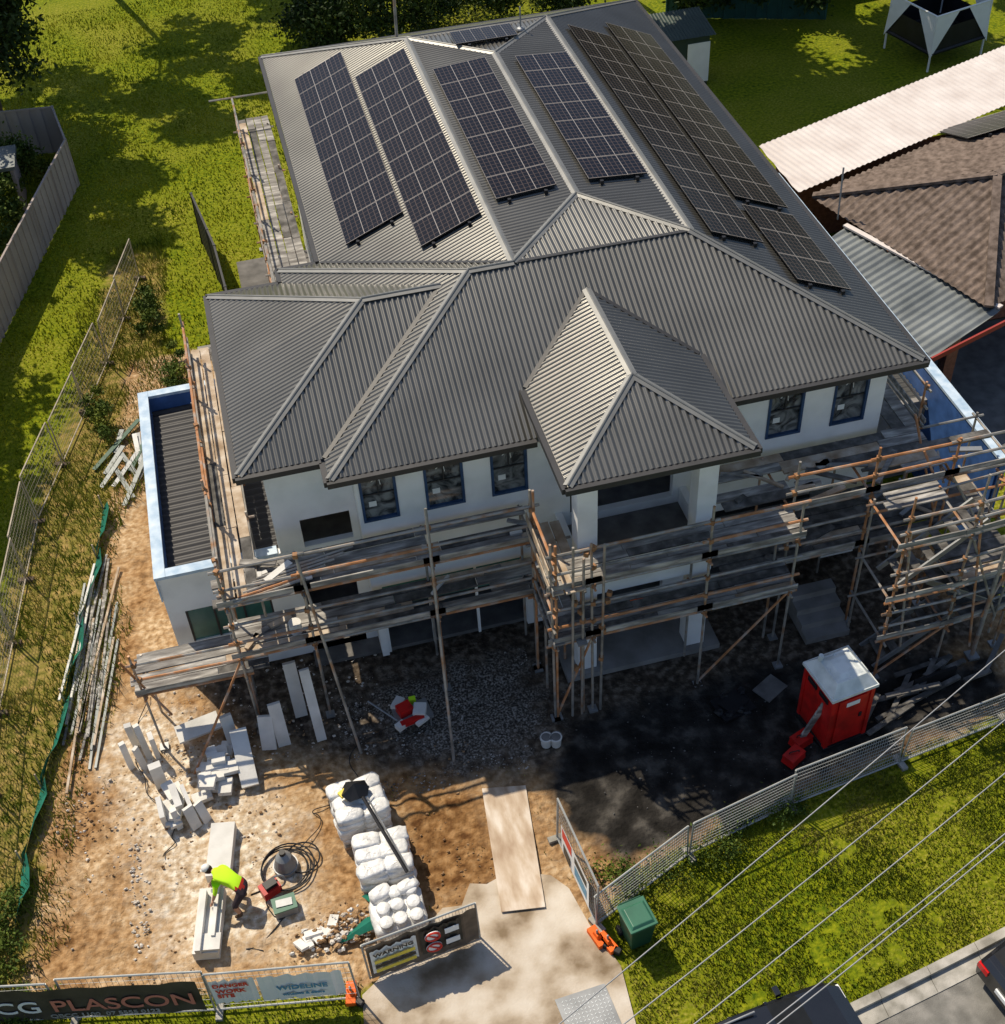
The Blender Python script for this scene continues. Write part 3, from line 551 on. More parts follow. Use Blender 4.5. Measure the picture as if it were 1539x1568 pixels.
g=MB();g.tube((13.1,15.02,0),(13.35,15.3,5.2),.045,m_galv,8);g.obox((13.1,15.02,.03),(.25,.25,.06),0,m_steel);g.build('steel_prop')
# ---------------------------------------------------------------- site objects
g=MB();R=.14;c0=Vector((9.5,14.2,0));rt=Matrix.Rotation(R,3,'Z');cx,cy=9.5,14.2
g.obox((cx,cy,.06),(1.0,1.05,.1),R,m_black)
g.obox((cx,cy,.86),(.92,.96,1.5),R,m_red)
for sx in (-.44,.44):
    for sy in (-.46,.46):g.obox(c0+rt@Vector((sx,sy,.86)),(.09,.09,1.52),R,m_red)
g.obox(c0+rt@Vector((-.0,-.5,.84)),(.62,.03,1.32),R,m_red);g.obox(c0+rt@Vector((.22,-.525,.9)),(.06,.03,.12),R,m_black)
g.obox(c0+rt@Vector((0,-.522,1.35)),(.3,.01,.12),R,m_signw)
for sy in (-.2,.2):g.obox(c0+rt@Vector((.47,sy,1.4)),(.03,.3,.12),R,m_black);g.obox(c0+rt@Vector((-.47,sy,1.4)),(.03,.3,.12),R,m_black)
g.obox((cx,cy,1.65),(1.04,1.08,.08),R,m_roofw);g.obox((cx,cy,1.80),(1.0,1.04,.22),R,m_roofw,.66);g.obox((cx,cy,1.93),(.6,.62,.05),R,m_roofw,.6)
for sx,sy in ((-.38,0),(.38,0),(0,.4),(0,-.4),(.3,.3),(-.3,.3),(.3,-.3),(-.3,-.3)):g.beam(c0+rt@Vector((sx*1.25,sy*1.25,1.71)),c0+rt@Vector((sx*.7,sy*.7,1.93)),.05,.03,m_roofw)
g.tube(c0+rt@Vector((-.3,.3,1.7)),c0+rt@Vector((-.3,.3,2.05)),.05,m_roofw,8)
ob_=g.build('portable_toilet');md=ob_.modifiers.new('b','BEVEL');md.width=.02;md.segments=2;md.limit_method='ANGLE'
g=MB();g.obox((8.92,13.95,.62),(.12,.05,1.7),Matrix.Rotation(.35,3,'Y'),m_plank);g.build('leaning_board')
for (x,y,a) in ((8.45,13.62,.5),(8.75,13.95,.35)):
    g=MB();g.obox((x,y,.11),(.42,.28,.18),a,m_red,.9);g.obox((x,y,.215),(.40,.27,.04),a,m_red);g.tube((x-.1,y,.23),(x-.1,y,.29),.01,m_black);g.tube((x+.1,y,.23),(x+.1,y,.29),.01,m_black);g.tube((x-.1,y,.29),(x+.1,y,.29),.012,m_black);g.build('tool_box')
g=MB();a=.15;c=Vector((4.22,10.85,0));rt=Matrix.Rotation(a,3,'Z')
q=[(-.19,-.22,.08),(.19,-.22,.08),(.19,.16,.08),(-.19,.16,.08),(-.24,-.30,.84),(.24,-.30,.84),(.24,.24,.84),(-.24,.24,.84)]
g.hexa([c+rt@Vector(v) for v in q],m_green);g.obox(c+rt@Vector((0,-.03,.86)),(.53,.58,.05),a,m_green2);g.obox(c+rt@Vector((0,-.05,.905)),(.46,.46,.05),a,m_green2,.8)
g.tube(c+rt@Vector((-.22,.28,.86)),c+rt@Vector((.22,.28,.86)),.02,m_green)
for sx in (-.22,.22):g.tube(c+rt@Vector((sx-.03,.2,.1)),c+rt@Vector((sx+.03,.2,.1)),.1,m_tyre,14)
ob_=g.build('wheelie_bin');md=ob_.modifiers.new('b','BEVEL');md.width=.02;md.segments=2;md.limit_method='ANGLE'
def pallet(x,y,nx_,ny_,layers,rot,wrap):
    g=MB();R_=Matrix.Rotation(rot,3,'Z');c=Vector((x,y,0))
    for j in range(5):g.obox(c+R_@Vector((-.44+.22*j,0,.12)),(.1,.95,.03),rot,m_plankw)
    for j in (-1,0,1):g.obox(c+R_@Vector((0,.4*j,.06)),(.98,.1,.09),rot,m_plankw)
    g.obox(c+Vector((0,0,.14+layers*.07)),(.86,.84,layers*.14),rot,m_bag)
    for l in range(layers):
        for i_ in range(nx_):
            for j in range(ny_):
                px=(i_-(nx_-1)/2)*(.96/nx_)+random.uniform(-.03,.03);py=(j-(ny_-1)/2)*(.88/ny_)+random.uniform(-.03,.03)
                g.blob(c+R_@Vector((px,py,.22+l*.15+random.uniform(-.015,.03))),(.55/nx_,.5/ny_,.10),m_bag,14,7,.07,.42,rot+random.uniform(-.15,.15))
    g.build('pallet_of_bags',smooth=True)
pallet(-.1,14.55,2,3,5,.12,0);pallet(.14,13.4,2,3,4,.0,0)
g=MB()
for j in range(5):g.obox((-.24+.22*j,12.3,.12),(.1,.9,.03),0,m_plankw)
for j in (-1,0,1):g.obox((.2,12.3+.38*j,.06),(.98,.1,.09),0,m_plankw)
g.blob((.2,12.3,.33),(.50,.44,.2),m_bag,20,8,.04,.4,.03)
for i_ in range(3):
    for j in range(3):
        x=-.08+.28*i_+.03*random.random();y=12.02+.28*j+.03*random.random();z0=.4
        if (i_,j)==(0,2):continue
        g.tube((x,y,z0),(x,y,z0+.2+.05*random.random()),.12,m_bag,16,.125);g.blob((x,y,z0+.22),(.135,.135,.035),m_bag,14,6,.03)
g.blob((.45,12.64,.6),(.22,.13,.09),m_bag,12,6,.08,.6,.3);g.blob((-.05,12.64,.55),(.22,.15,.12),m_bag,12,6,.08,.6,.3)
g.build('pallet_of_buckets',smooth=True)
g=MB();pp=[(-.15,14.7,1.05),(.0,14.4,1.10),(.3,13.3,.95),(.5,12.8,.8)]
g.tube(pp[1],pp[3],.035,m_black,8);g.tube((pp[1][0]+.08,pp[1][1],1.05),(pp[3][0]+.05,pp[3][1],.8),.02,m_steel,6)
for k_ in range(9):
    an=k_/9*6.28;g.quad([(pp[1][0]-.12,pp[1][1]+.2,1.3),(pp[1][0]-.12+.28*math.cos(an),pp[1][1]+.2+.24*math.sin(an),1.04+.08*(k_%2)),(pp[1][0]-.12+.28*math.cos(an+.7),pp[1][1]+.2+.24*math.sin(an+.7),1.04+.08*((k_+1)%2))],m_black)
g.obox((-.35,14.6,1.07),(.16,.14,.06),.5,m_signy);g.build('folded_umbrella')
g=MB();g.hexa([(2.02,11.95,.075),(2.82,11.83,.075),(3.16,14.48,.05),(2.31,14.65,.05),(2.02,11.95,.095),(2.82,11.83,.095),(3.16,14.48,.07),(2.31,14.65,.07)],m_ply);g.build('plywood_sheet')
g=MB();ang=math.atan2(.5,2.6)
for j,(x,y,l) in enumerate(((-2.83,14.6,1.15),(-3.18,13.15,1.3))):
    g.obox((x,y,.14+.02*j),(.46,l,.24),-ang,m_panelw)
g.obox((-3.3,13.1,.36),(.1,1.2,.14),-ang,m_panelw);g.obox((-3.02,13.3,.34),(.07,1.1,.1),-ang,m_panelw)
g.obox((-3.2,12.68,.32),(.4,.32,.06),-ang,m_panelw);g.build('cutting_bench')
def blocks(lst,name='panel_offcuts'):
    g=MB()
    for (x,y,z_,sx,sy,sz,rz,tilt) in lst:g.obox((x,y,z_),(sx,sy,sz),Matrix.Rotation(rz,3,'Z')@Matrix.Rotation(tilt,3,'X'),m_panelw)
    g.build(name)
L1=[]
for i_ in range(7):L1.append((-3.7+random.uniform(-.3,.25),15.9+random.uniform(-.25,.3),.1+.09*(i_%4),.24,random.uniform(.4,.65),.08,random.uniform(-.3,.4),random.uniform(-.1,.1)))
L1+=[(-3.85,16.5,.42,.24,.14,.85,.2,.15),(-3.55,15.9,.3,.14,.5,.5,.2,.2),(-3.35,15.85,.28,.08,.5,.5,.25,.2),(-3.6,15.5,.25,.12,.1,.5,.3,-.2),(-3.3,15.45,.25,.2,.08,.55,.5,-.3),(-3.85,15.7,.3,.1,.45,.5,.1,.2),(-3.1,15.55,.2,.18,.08,.5,.6,-.4)]
blocks(L1)
L2=[]
for i_ in range(18):L2.append((-2.75+random.uniform(-.35,.3),16.4+random.uniform(-.5,.6),.1+.1*(i_%4),random.uniform(.2,.4),random.uniform(.2,.4),.1,random.uniform(-.3,.3),random.uniform(-.1,.1)))
L2+=[(-2.15,16.5,.35,.34,1.2,.1,.05,.4),(-2.35,17.2,.4,.24,.1,.8,.2,-.3)]
blocks(L2)
blocks([(-1.35,17.0,.5,.26,.08,1.1,.1,-.25),(-1.62,16.95,.4,.3,.08,.8,-.2,-.35),(-.6,17.0,.8,.2,.07,1.9,.1,-.28),(-.9,17.6,.75,.26,.07,1.5,.05,-.15),(-3.0,17.6,.25,.9,.4,.07,.2,.2),(-4.3,17.6,.45,.14,.1,1.0,.1,.2),(-4.1,17.4,.4,.12,.1,1.0,.4,-.2),(-4.45,17.2,.35,.12,.1,.8,.4,-.1),(-4.2,17.1,.3,.12,.08,.7,.9,-.1),(-3.9,17.3,.35,.1,.2,.8,.2,.1)],'leaning_panels')
g=MB();c=(-1.68,14.0);g.tube((c[0],c[1],.0),(c[0],c[1],.12),.24,m_steel,18);g.tube((c[0],c[1],.12),(c[0],c[1],.38),.22,m_steel,18,.15);g.tube((c[0],c[1],.38),(c[0],c[1],.48),.15,m_steel,18,.05);g.tube((c[0],c[1],.48),(c[0],c[1],.56),.06,m_black,12)
g.build('mixer_tub',smooth=False)
g=MB()
for k_ in range(3):g.ring((-1.72+.04*k_,13.95,.05+.03*k_),.44+.03*k_,.016,m_black,26)
g.ring((-1.35,14.1,.06),.33,.016,m_black,22);pr=None
for t in range(16):
    p_=(-2.1-.04*t*math.cos(t*.5),13.4-.07*t+.1*math.sin(t),.03)
    if pr:g.tube(pr,p_,.012,m_black,5)
    pr=p_
g.build('hose')
g=MB();pr=None
for t in range(40):
    p_=(-1.4+.05*t+.25*math.sin(t*.35),14.3+.07*t*.8+.2*math.sin(t*.22),.045+.02*math.sin(t))
    if pr:g.tube(pr,p_,.010,m_black,5)
    pr=p_
pr=None
for t in range(40):
    p_=(-4.0-.3*math.sin(t*.16)+.05*math.sin(t),19-.16*t*.6-1.0*math.sin(t*.07),.05+.02*math.sin(t))
    if pr:g.tube(pr,p_,.010,m_black,5)
    pr=p_
g.build('extension_lead')
g=MB();g.obox((-2.02,13.55,.16),(.36,.26,.2),.4,m_red);g.obox((-2.0,13.55,.3),(.24,.16,.1),.4,m_black);g.ring((-1.85,13.62,.22),.13,.02,m_steel,16,Matrix.Rotation(1.2,3,'X'));g.tube((-2.2,13.45,.3),(-2.35,13.35,.42),.02,m_black);g.build('power_saw')
g=MB();g.obox((-1.8,13.12,.12),(.42,.3,.22),.1,m_steel);g.obox((-1.8,13.12,.245),(.44,.32,.03),.1,m_green2);g.box(-1.95,-1.65,13.05,13.2,.262,.28,m_steel);g.build('tool_case')
g=MB();g.obox((1.35,16.7,.25),(.75,.5,.08),.15,m_steel);g.obox((1.2,16.75,.38),(.3,.25,.2),.3,m_red);g.obox((1.5,16.65,.36),(.26,.3,.16),-.3,m_panelw);g.obox((1.3,16.45,.35),(.5,.12,.1),.2,m_red)
g.obox((1.4,16.95,.36),(.14,.1,.16),0,m_hivis);g.obox((1.5,16.4,.33),(.3,.1,.06),.5,m_panelw);g.obox((1.05,16.4,.33),(.2,.16,.12),.5,m_panelw);g.obox((1.1,17.0,.3),(.3,.2,.1),.9,m_panelw)
for sx in (-.33,.33):
    for sy in (-.22,.22):g.tube((1.35+sx,16.7+sy,0),(1.35+sx,16.7+sy,.25),.02,m_steel)
g.tube((1.7,16.9,.12),(1.74,16.9,.12),.12,m_tyre,12);g.tube((1.0,16.5,.4),(.5,17.0,.6),.02,m_steel);g.build('tool_trolley')
for x,y in ((3.83,15.35),(4.02,15.3)):
    g=MB();g.tube((x,y,0),(x,y,.24),.1,m_panelw,14,.12);g.tube((x,y,.24),(x,y,.26),.13,m_panelw,14);g.tube((x,y,.261),(x,y,.265),.10,m_int,14);g.ring((x,y,.25),.13,.007,m_steel,14,Matrix.Rotation(1.1,3,'X'));g.build('plastic_bucket')
g=MB()
for j in range(4):g.box(9.9,10.9,16.3+.28*j,16.58+.28*j,0,.16*(j+1),m_concwall)
g.build('concrete_steps')
g=MB();g.obox((7.8,15.2,.04),(.75,.6,.06),.2,m_black);g.obox((7.8,15.2,.1),(.5,.4,.08),.5,m_black)
for j in range(7):g.rock((7.8+random.uniform(-.35,.35),15.2+random.uniform(-.3,.3),.1),.12,m_black)
g.build('plastic_sheet')
g=MB();g.obox((8.7,15.4,.03),(.6,.45,.03),.5,m_int);g.obox((12.0,14.6,.06),(1.0,.06,.5),.1,m_black);g.obox((12.0,14.75,.04),(1.8,.1,.08),.2,m_plank2);g.obox((11.5,14.3,.04),(2.2,.1,.08),.25,m_plank2)
for j in range(12):g.obox((random.uniform(10.3,13.6),random.uniform(13.9,15.0),.05+.02*j),(random.uniform(.4,1.4),.1,.05),random.uniform(-.3,.8),random.choice((m_plank2,m_int,m_plank2)))
g.build('timber_offcuts')
g=MB()
for j in range(26):
    x=-5.15+random.uniform(-.3,.35);y=20.6+random.uniform(-1.6,.9);l=random.uniform(.9,2.4);a=.17+random.uniform(-.06,.06)
    g.beam((x+l*a,y+l,.05+.02*(j%4)),(x-l*a,y-l,.05+.02*(j%4)),.05,.04,random.choice((m_panelw,m_plank,m_awn,m_plankw)))
g.build('batten_stack')
g=MB()
for j in range(12):
    x=-4.0+random.uniform(-.5,.4);y=26.6+random.uniform(-.8,1);l=random.uniform(.3,.8);a=random.uniform(-.4,.9);g.beam((x+l*a,y+l,.1+.04*(j%4)),(x-l*a,y-l,.06),.12,.03,random.choice((m_awn,m_awn,m_steel,m_plank2,m_green)))
g.build('scrap_flashing')
g=MB();pl=[(-4.75,25.2),(-4.95,23.5),(-5.4,21.4),(-5.75,19.3),(-6.25,17.2),(-6.6,15.5),(-6.75,13.8)];
for a,bq in zip(pl[:-1],pl[1:]):
    for t in range(5):
        u0,u1=t/5,(t+1)/5;p0=Vector((a[0]+(bq[0]-a[0])*u0,a[1]+(bq[1]-a[1])*u0,0));p1=Vector((a[0]+(bq[0]-a[0])*u1,a[1]+(bq[1]-a[1])*u1,0));h_=.28+.08*math.sin(t*2.1+a[1])
        g.quad([p0,p1,p1+Vector((.16+.1*math.sin(t+1),0,h_)),p0+Vector((.16+.1*math.sin(t),0,.28+.08*math.sin((t-1)*2.1+a[1])))],m_silt)
    g.tube((a[0],a[1],0),(a[0],a[1],.45),.02,m_plankw)
g.build('silt_fence')
# ---------------------------------------------------------------- fences
def mesh_fence(name,pts,h,m,sp=.07,hs=.14,r=.004,feet=m_orange,rail=.02):
    g=MB()
    for a,bq in zip(pts[:-1],pts[1:]):
        A=Vector((*a,.06));B_=Vector((*bq,.06));l=(B_-A).length;n=max(1,round(l/2.1));
        for k_ in range(n):
            p=A.lerp(B_,k_/n+.01);q_=A.lerp(B_,(k_+1)/n-.01);u=Vector((0,0,h))
            lean=Vector((random.uniform(-.06,.06),random.uniform(-.06,.06),random.uniform(-.03,.03)));uu=u+lean
            g.tube(p,p+uu,rail,m,6);g.tube(q_,q_+uu,rail,m,6);g.tube(p+uu,q_+uu,rail,m,6);g.tube(p+Vector((0,0,.03)),q_+Vector((0,0,.03)),rail,m,6)
            d=(q_-p);nn=int(d.length/sp)
            for i_ in range(1,nn):o=p+d*i_/nn;g.tube(o,o+uu,r,m,3,caps=False)
            for i_ in range(1,int(h/hs)+1):g.tube(p+uu*(i_*hs/h*.98),q_+uu*(i_*hs/h*.98),r,m,3,caps=False)
            if feet:g.obox(p-Vector((0,0,.02)),(.12,.36,.08),math.atan2(d.y,d.x),feet)
    return g.build(name)
mesh_fence('temporary_fence',[(-3.3,35.2),(-4.4,31.2),(-6.3,25.2),(-7.1,19.4),(-7.45,13)],1.35,m_wire_r,.09,.16,.004,m_bark)
mesh_fence('temporary_fence',[(3.61,11.25),(5.7,12.15),(7.94,12.62),(10.4,12.95),(12.87,13.28),(15.5,13.7),(18,14.2)],1.1,m_wire,.055,.11,.0055,m_kerb)
mesh_fence('temporary_fence',[(3.43,13.2),(3.62,11.25)],1.35,m_wire,.07,.14,.004,m_kerb)
g=MB();nrm=Vector((-1,-.1,0)).normalized()
def vsign(a,bq,z0,z1,m,off):
    A=Vector((*a,0))+nrm*off;B_=Vector((*bq,0))+nrm*off;g.quad([A+Vector((0,0,z0)),B_+Vector((0,0,z0)),B_+Vector((0,0,z1)),A+Vector((0,0,z1))],m)
vsign((3.47,12.75),(3.6,11.45),.35,1.2,m_signw,.07);vsign((3.475,12.7),(3.52,12.25),.85,1.15,m_signr,.074);vsign((3.53,12.1),(3.59,11.55),.5,.8,m_signb,.074);vsign((3.48,12.65),(3.5,12.3),.4,.7,m_signk,.074);vsign((3.53,12.1),(3.59,11.55),.9,1.1,m_signk,.074)
g.build('site_sign')
for (x,y) in ((3.55,11.0),(3.7,10.85),(-.9,11.15)):
    g=MB();g.obox((x,y,.1),(.18,.42,.12),random.uniform(-.3,.5),m_orange);g.obox((x,y,.2),(.1,.18,.1),.3,m_orange,.7);g.tube((x,y,.22),(x,y,.36),.025,m_steel);g.obox((x+.12,y-.2,.1),(.12,.14,.12),.8,m_black);ob_=g.build('fence_foot_block');md=ob_.modifiers.new('b','BEVEL');md.width=.02;md.segments=2
mesh_fence('banner_fence',[(-8.2,12.6),(-3.2,11.5),(-.75,11.05)],1.35,m_wire,.1,.2,.004,m_kerb)
def banner(name,a,bq,z0,z1,m,off0=.06):
    e=empty(name);g=MB();A=Vector((*a,0));B_=Vector((*bq,0));d=B_-A;n=Vector((d.y,-d.x,0)).normalized();N_=24
    def pt(u,zt):
        return A+d*u+n*(off0+.014*math.sin(u*31)+.008*math.sin(u*57+2))+Vector((0,0,(z1 if zt else z0)+(.012*math.sin(u*23)-.02*math.sin(u*math.pi*3)**2)*(1 if zt else .6)))
    for i_ in range(N_):
        u0,u1=i_/N_,(i_+1)/N_;g.quad([pt(u0,0),pt(u1,0),pt(u1,1),pt(u0,1)],m)
    g.build('sheet',e,smooth=True);return e,A,d,n
def btext(e,A,d,n,body,size,u,zz,m,off=.088):
    return text(body,size,A+d*u+n*off+Vector((0,0,zz)),(math.pi/2,0,math.atan2(d.y,d.x)),m,'lettering',e)
e,A,d,n=banner('printed_banner',(-8.1,12.55),(-3.35,11.52),.25,1.3,m_signk)
btext(e,A,d,n,'PLASCON',.56,.47,.55,m_txto);btext(e,A,d,n,'CG',.56,.27,.55,m_signw);btext(e,A,d,n,'QBCC 1100  07 5555 0123',.17,.45,.33,m_kerb)
e,A,d,n=banner('printed_banner',(-3.15,11.48),(-2.4,11.35),.45,1.25,m_signw);btext(e,A,d,n,'DANGER',.15,.06,1.05,m_signr);btext(e,A,d,n,'WORK\nSITE',.16,.1,.85,m_signr)
e,A,d,n=banner('printed_banner',(-2.35,11.34),(-.95,11.08),.4,1.25,m_signw);btext(e,A,d,n,'WIDELINE',.19,.2,.78,m_signb);btext(e,A,d,n,'windows & doors',.10,.25,.58,m_signb)
mesh_fence('site_gate',[(-.55,11.35),(1.55,11.6)],1.2,m_wire,.06,.12,.004,None)
banner('gate_shade_cloth',(-.5,11.36),(1.5,11.59),.12,1.22,m_shade,.05)
e,A,d,n=banner('site_sign',(-.45,11.32),(.38,11.42),.4,1.15,m_signw,.07);btext(e,A,d,n,'WARNING',.15,.06,.98,m_signk,.11)
g=MB();
for j,mm in enumerate((m_signy,m_signk,m_signy)):
    g.hexa([tuple(A+d*u_+n*o_+Vector((0,0,zz_))) for zz_ in (.46+.15*j,.56+.15*j) for u_,o_ in ((.06,.115),(.94,.115),(.94,.11),(.06,.11))],mm)
g.build('strips',e)
e,A,d,n=banner('site_sign',(.45,11.43),(1.2,11.52),.4,1.18,m_signk,.07)
g=MB()
for zz in (.99,.62):
    c_=A+d*.28+n*.11+Vector((0,0,zz));g.tube(c_,c_+n*.015,.145,m_signw,20)
    g.ring(c_+n*.02,.125,.022,m_signr,20,Matrix.Rotation(math.pi/2,3,'X'));g.tube(c_+n*.02+Vector((-.09,0,.09)),c_+n*.02+Vector((.09,0,-.09)),.018,m_signr)
    P0=A+d*.58+n*.11;P1=A+d*.92+n*.11;g.hexa([tuple(p_+Vector((0,0,zz+o_))) for o_ in (-.08,.08) for p_ in (P0+n*.01,P1+n*.01,P1,P0)],m_signw)
g.build('pictograms',e)
def panel_fence(name,pts,h,m,rib=.2):
    g=MB()
    for a,bq in zip(pts[:-1],pts[1:]):
        A=Vector((*a,0));B_=Vector((*bq,0));d=B_-A;l=d.length;n=int(l/rib);u=d.normalized();nn=Vector((u.y,-u.x,0))
        for i_ in range(n):
            o0=A+d*i_/n;o1=A+d*(i_+1)/n;s_=.015 if i_%2 else -.015
            g.quad([o0+nn*s_,o1+nn*s_,o1+nn*s_+Vector((0,0,h)),o0+nn*s_+Vector((0,0,h))],m);g.quad([o1+nn*s_,o1-nn*s_,o1-nn*s_+Vector((0,0,h)),o1+nn*s_+Vector((0,0,h))],m)
        g.beam(A+Vector((0,0,h)),B_+Vector((0,0,h)),.06,.05,m)
        for k_ in range(int(l/2.2)+1):
            o=A+u*min(l,k_*2.2);g.box(o.x-.04,o.x+.04,o.y-.04,o.y+.04,0,h+.04,m)
    g.build(name)
panel_fence('boundary_fence',[(-9.5,25.5),(-7.3,33.4),(-5.0,41.5),(-5.4,44.0),(-9.8,44.6)],1.65,m_palefence)
g=MB();g.box(-9.5,-6.6,40.3,41.8,1.5,1.62,m_awn);g.box(-9.4,-9.3,40.4,41.7,0,1.5,m_palefence);g.box(-6.8,-6.7,40.4,41.7,0,1.5,m_palefence);g.build('garden_shelter')
panel_fence('steel_boundary_fence',[(17.6,47),(23.2,44.8),(24.2,46.8),(36,47.6)],1.9,m_dkfence)
panel_fence('dark_boundary_fence',[(-1.3,36.6),(-.9,33.5),(-.75,30.2)],1.7,m_gut)
# ---------------------------------------------------------------- neighbours
NH=empty('neighbouring_house');g=MB()
g.corr([(14.85,31.7,2.95),(26,35.6,2.95),(26.8,33.2,2.8),(15.0,29.2,2.8)],(.95,.32,0),.2,.018,m_wroof)
g.build('metal_roof',NH,smooth=True)
g=MB()
g.corr([(15.35,28.9,2.7),(17.25,22.9,2.7),(19.2,26.5,4.0)],(-.3,.95,0),.22,.03,m_tile)
g.corr([(15.3,29.1,2.72),(27,33.0,2.72),(27,29.6,4.0),(19.2,26.6,4.0)],(.95,.32,0),.22,.03,m_tile)
g.corr([(17.25,22.9,2.7),(19.2,26.5,4.0),(27,29.6,4.0),(27,26.2,2.7)],(.95,.32,0),.22,.03,m_tile)
g.build('tiled_roof',NH,smooth=True)
g=MB();g.beam((19.2,26.5,4.06),(27,29.6,4.06),.22,.08,m_tile);g.beam((17.25,22.9,2.76),(19.2,26.5,4.06),.22,.08,m_tile);g.beam((15.35,29,2.76),(19.2,26.5,4.06),.22,.08,m_tile);g.build('tile_ridges',NH)
g=MB();g.corr([(14.7,27.0,2.45),(15.6,27.5,2.62),(17.6,22.85,2.62),(15.3,21.9,2.4)],(-.35,.93,0),.22,.03,m_awn,sub=6);g.build('awning_roof',NH,smooth=True)
g=MB();g.beam((15.62,27.5,2.66),(17.6,22.9,2.66),.16,.05,m_wroof);g.beam((15.25,21.85,2.36),(18.4,22.7,2.6),.05,.14,m_redf);g.box(17.7,27,25.6,25.8,0,2.5,m_brick);g.box(17.7,17.85,25.81,30,0,2.5,m_brick);g.box(17.86,26,25.9,30,0,.05,m_int)
g.box(16.4,16.7,22.9,23.2,0,2.4,m_brick);g.box(15.2,26,31.0,31.15,0,2.6,m_brick);g.build('walls',NH)
g=MB();g.box(15.2,27,20.5,25.55,.0,.03,m_int);g.build('patio')
array(20.2,23.4,29.6,31.2,1,lambda x,y:4.0-(y-27.3-(x-20)*.35)*.36,NH,cols=5)
g=MB();g.tube((15.6,27.9,2.6),(15.6,28,4.1),.025,m_steel);g.build('vent_pipe',NH)
SH=empty('garden_shed');g=MB();g.box(15.3,17.1,41.3,42.6,0,1.8,m_shedg);g.box(16.3,17.12,41.27,41.295,.15,1.6,m_signw);g.build('body',SH)
g=MB();g.corr([(15.1,41.1,1.9),(17.25,41.1,1.9),(17.25,42.9,2.15),(15.1,42.9,2.15)],EX,.12,.015,m_shedg);g.build('roof',SH,smooth=True)
g=MB();c=Vector((25.7,41.0,0));ra=.25;cs=[c+Matrix.Rotation(ra,3,'Z')@Vector((sx*1.25,sy*1.15,0)) for sx,sy in ((-1,-1),(1,-1),(1,1),(-1,1))]
up_=Vector((0,0,1))
for k_ in range(4):
    q1,q2,q0=cs[k_],cs[(k_+1)%4],cs[(k_+3)%4]
    g.tube(q1,q1+up_*2.0,.04,m_signw,6);g.tube(q1+up_*2.0,q2+up_*2.0,.035,m_signw,6);g.tube(q1+up_*.65,q2+up_*.65,.07,m_black,6)
    g.quad([q1+up_*.66,q2+up_*.66,q2+up_*1.5,q1+up_*1.5],m_black)
    for qq in (q2,q0):g.quad([q1+up_*2.02,q1.lerp(qq,.42)+up_*2.0,q1+(q1-c)*.06+up_*.5],m_signw)
g.quad([q+up_*.64 for q in cs],m_black)
g.quad([cs[3]+up_*2.03,cs[2]+up_*2.03,cs[2].lerp(c,.35)+up_*1.85,cs[3].lerp(c,.35)+up_*1.85],m_signw)
g.build('trampoline')
# ---------------------------------------------------------------- cables
g=MB()
def cable(a,bq,zz=7.5,sag=.25,r=.0085):
    k_=(22-zz)/22;A=Vector((a[0]*k_,a[1]*k_,zz));B_=Vector((bq[0]*k_,bq[1]*k_,zz));d=B_-A;A=A-d*.7;B_=B_+d*.9;N_=24;pr=None
    for i_ in range(N_+1):
        t=i_/N_;p_=A.lerp(B_,t)-Vector((0,0,sag*4*(t*(1-t)-.22)))
        if pr:g.tube(pr,p_,r,m_cable,5,caps=False)
        pr=p_
cable((3.61,10.2),(13.7,14.9));cable((4.84,9.92),(12.95,13.35));cable((4.65,9.05),(12.3,12.2));cable((6.45,8.95),(11.65,11.0));cable((6.35,8.8),(11.55,10.85))
g.build('power_lines')
# ---------------------------------------------------------------- rubble
def scatter(name,n,reg,r0,r1,mat,test=None):
    g=MB();x0,x1,y0,y1=reg
    for _ in range(n):
        x,y=random.uniform(x0,x1),random.uniform(y0,y1)
        if test and not test(x,y):continue
        g.rock((x,y,r0*.3),r0+(r1-r0)*random.random()**3,mat)
    return g.build(name)
scatter('gravel',6000,(-.2,4.3,14.9,18.0),.007,.034,m_rock,lambda x,y:float(vn(x,y,.9)+.5*vn(x,y,2.5)+.25*vn(x,y,7))>.04)
scatter('rubble',350,(4.5,13.5,13.3,17),.008,.03,m_int)
scatter('rubble',300,(-4,1,16.5,19),.01,.05,m_rockw)
scatter('rubble',900,(-5.8,.5,12,19),.008,.04,m_rockw,lambda x,y:float(vn(x,y,.7))>.05)
scatter('dirt_clods',2000,(-6.2,2.3,12,17.5),.01,.045,m_clod,lambda x,y:float(vn(x+7,y,.6))>-.05)
g=MB()
for _ in range(260):
    x=-.85+random.gauss(0,.38);y=12.35+random.gauss(0,.18)
    g.rock((x,y,.03+random.random()*.2*math.exp(-((x+.85)**2+(y-12.4)**2)*3)),random.uniform(.015,.075),random.choice((m_rockw,m_panelw,m_clod,m_clod)))
for _ in range(14):g.obox((-.85+random.gauss(0,.4),12.35+random.gauss(0,.15),.12),(random.uniform(.1,.35),random.uniform(.08,.2),.05),Matrix.Rotation(random.uniform(-.5,.5),3,'X')@Matrix.Rotation(random.uniform(0,3),3,'Z'),m_panelw)
g.build('rubble_heap')
g=MB();g.quad([(-1.1,12.1,.1),(-.1,12.2,.25),(.0,12.4,.38),(-.4,12.45,.2)],m_silt);g.quad([(-.4,12.9,.2),(-.15,12.5,.35),(-.1,13.0,.15)],m_silt);g.build('green_tarp')
g=MB()
for _ in range(90):g.rock((random.gauss(-5.5,.3),random.gauss(16.3,.5),.02),random.uniform(.012,.05),random.choice((m_rockw,m_clod,m_clod)))
for _ in range(90):g.rock((random.gauss(-4.45,.1),random.uniform(12.8,15.3),.02),random.uniform(.012,.05),m_rockw)
g.build('rubble_heap')
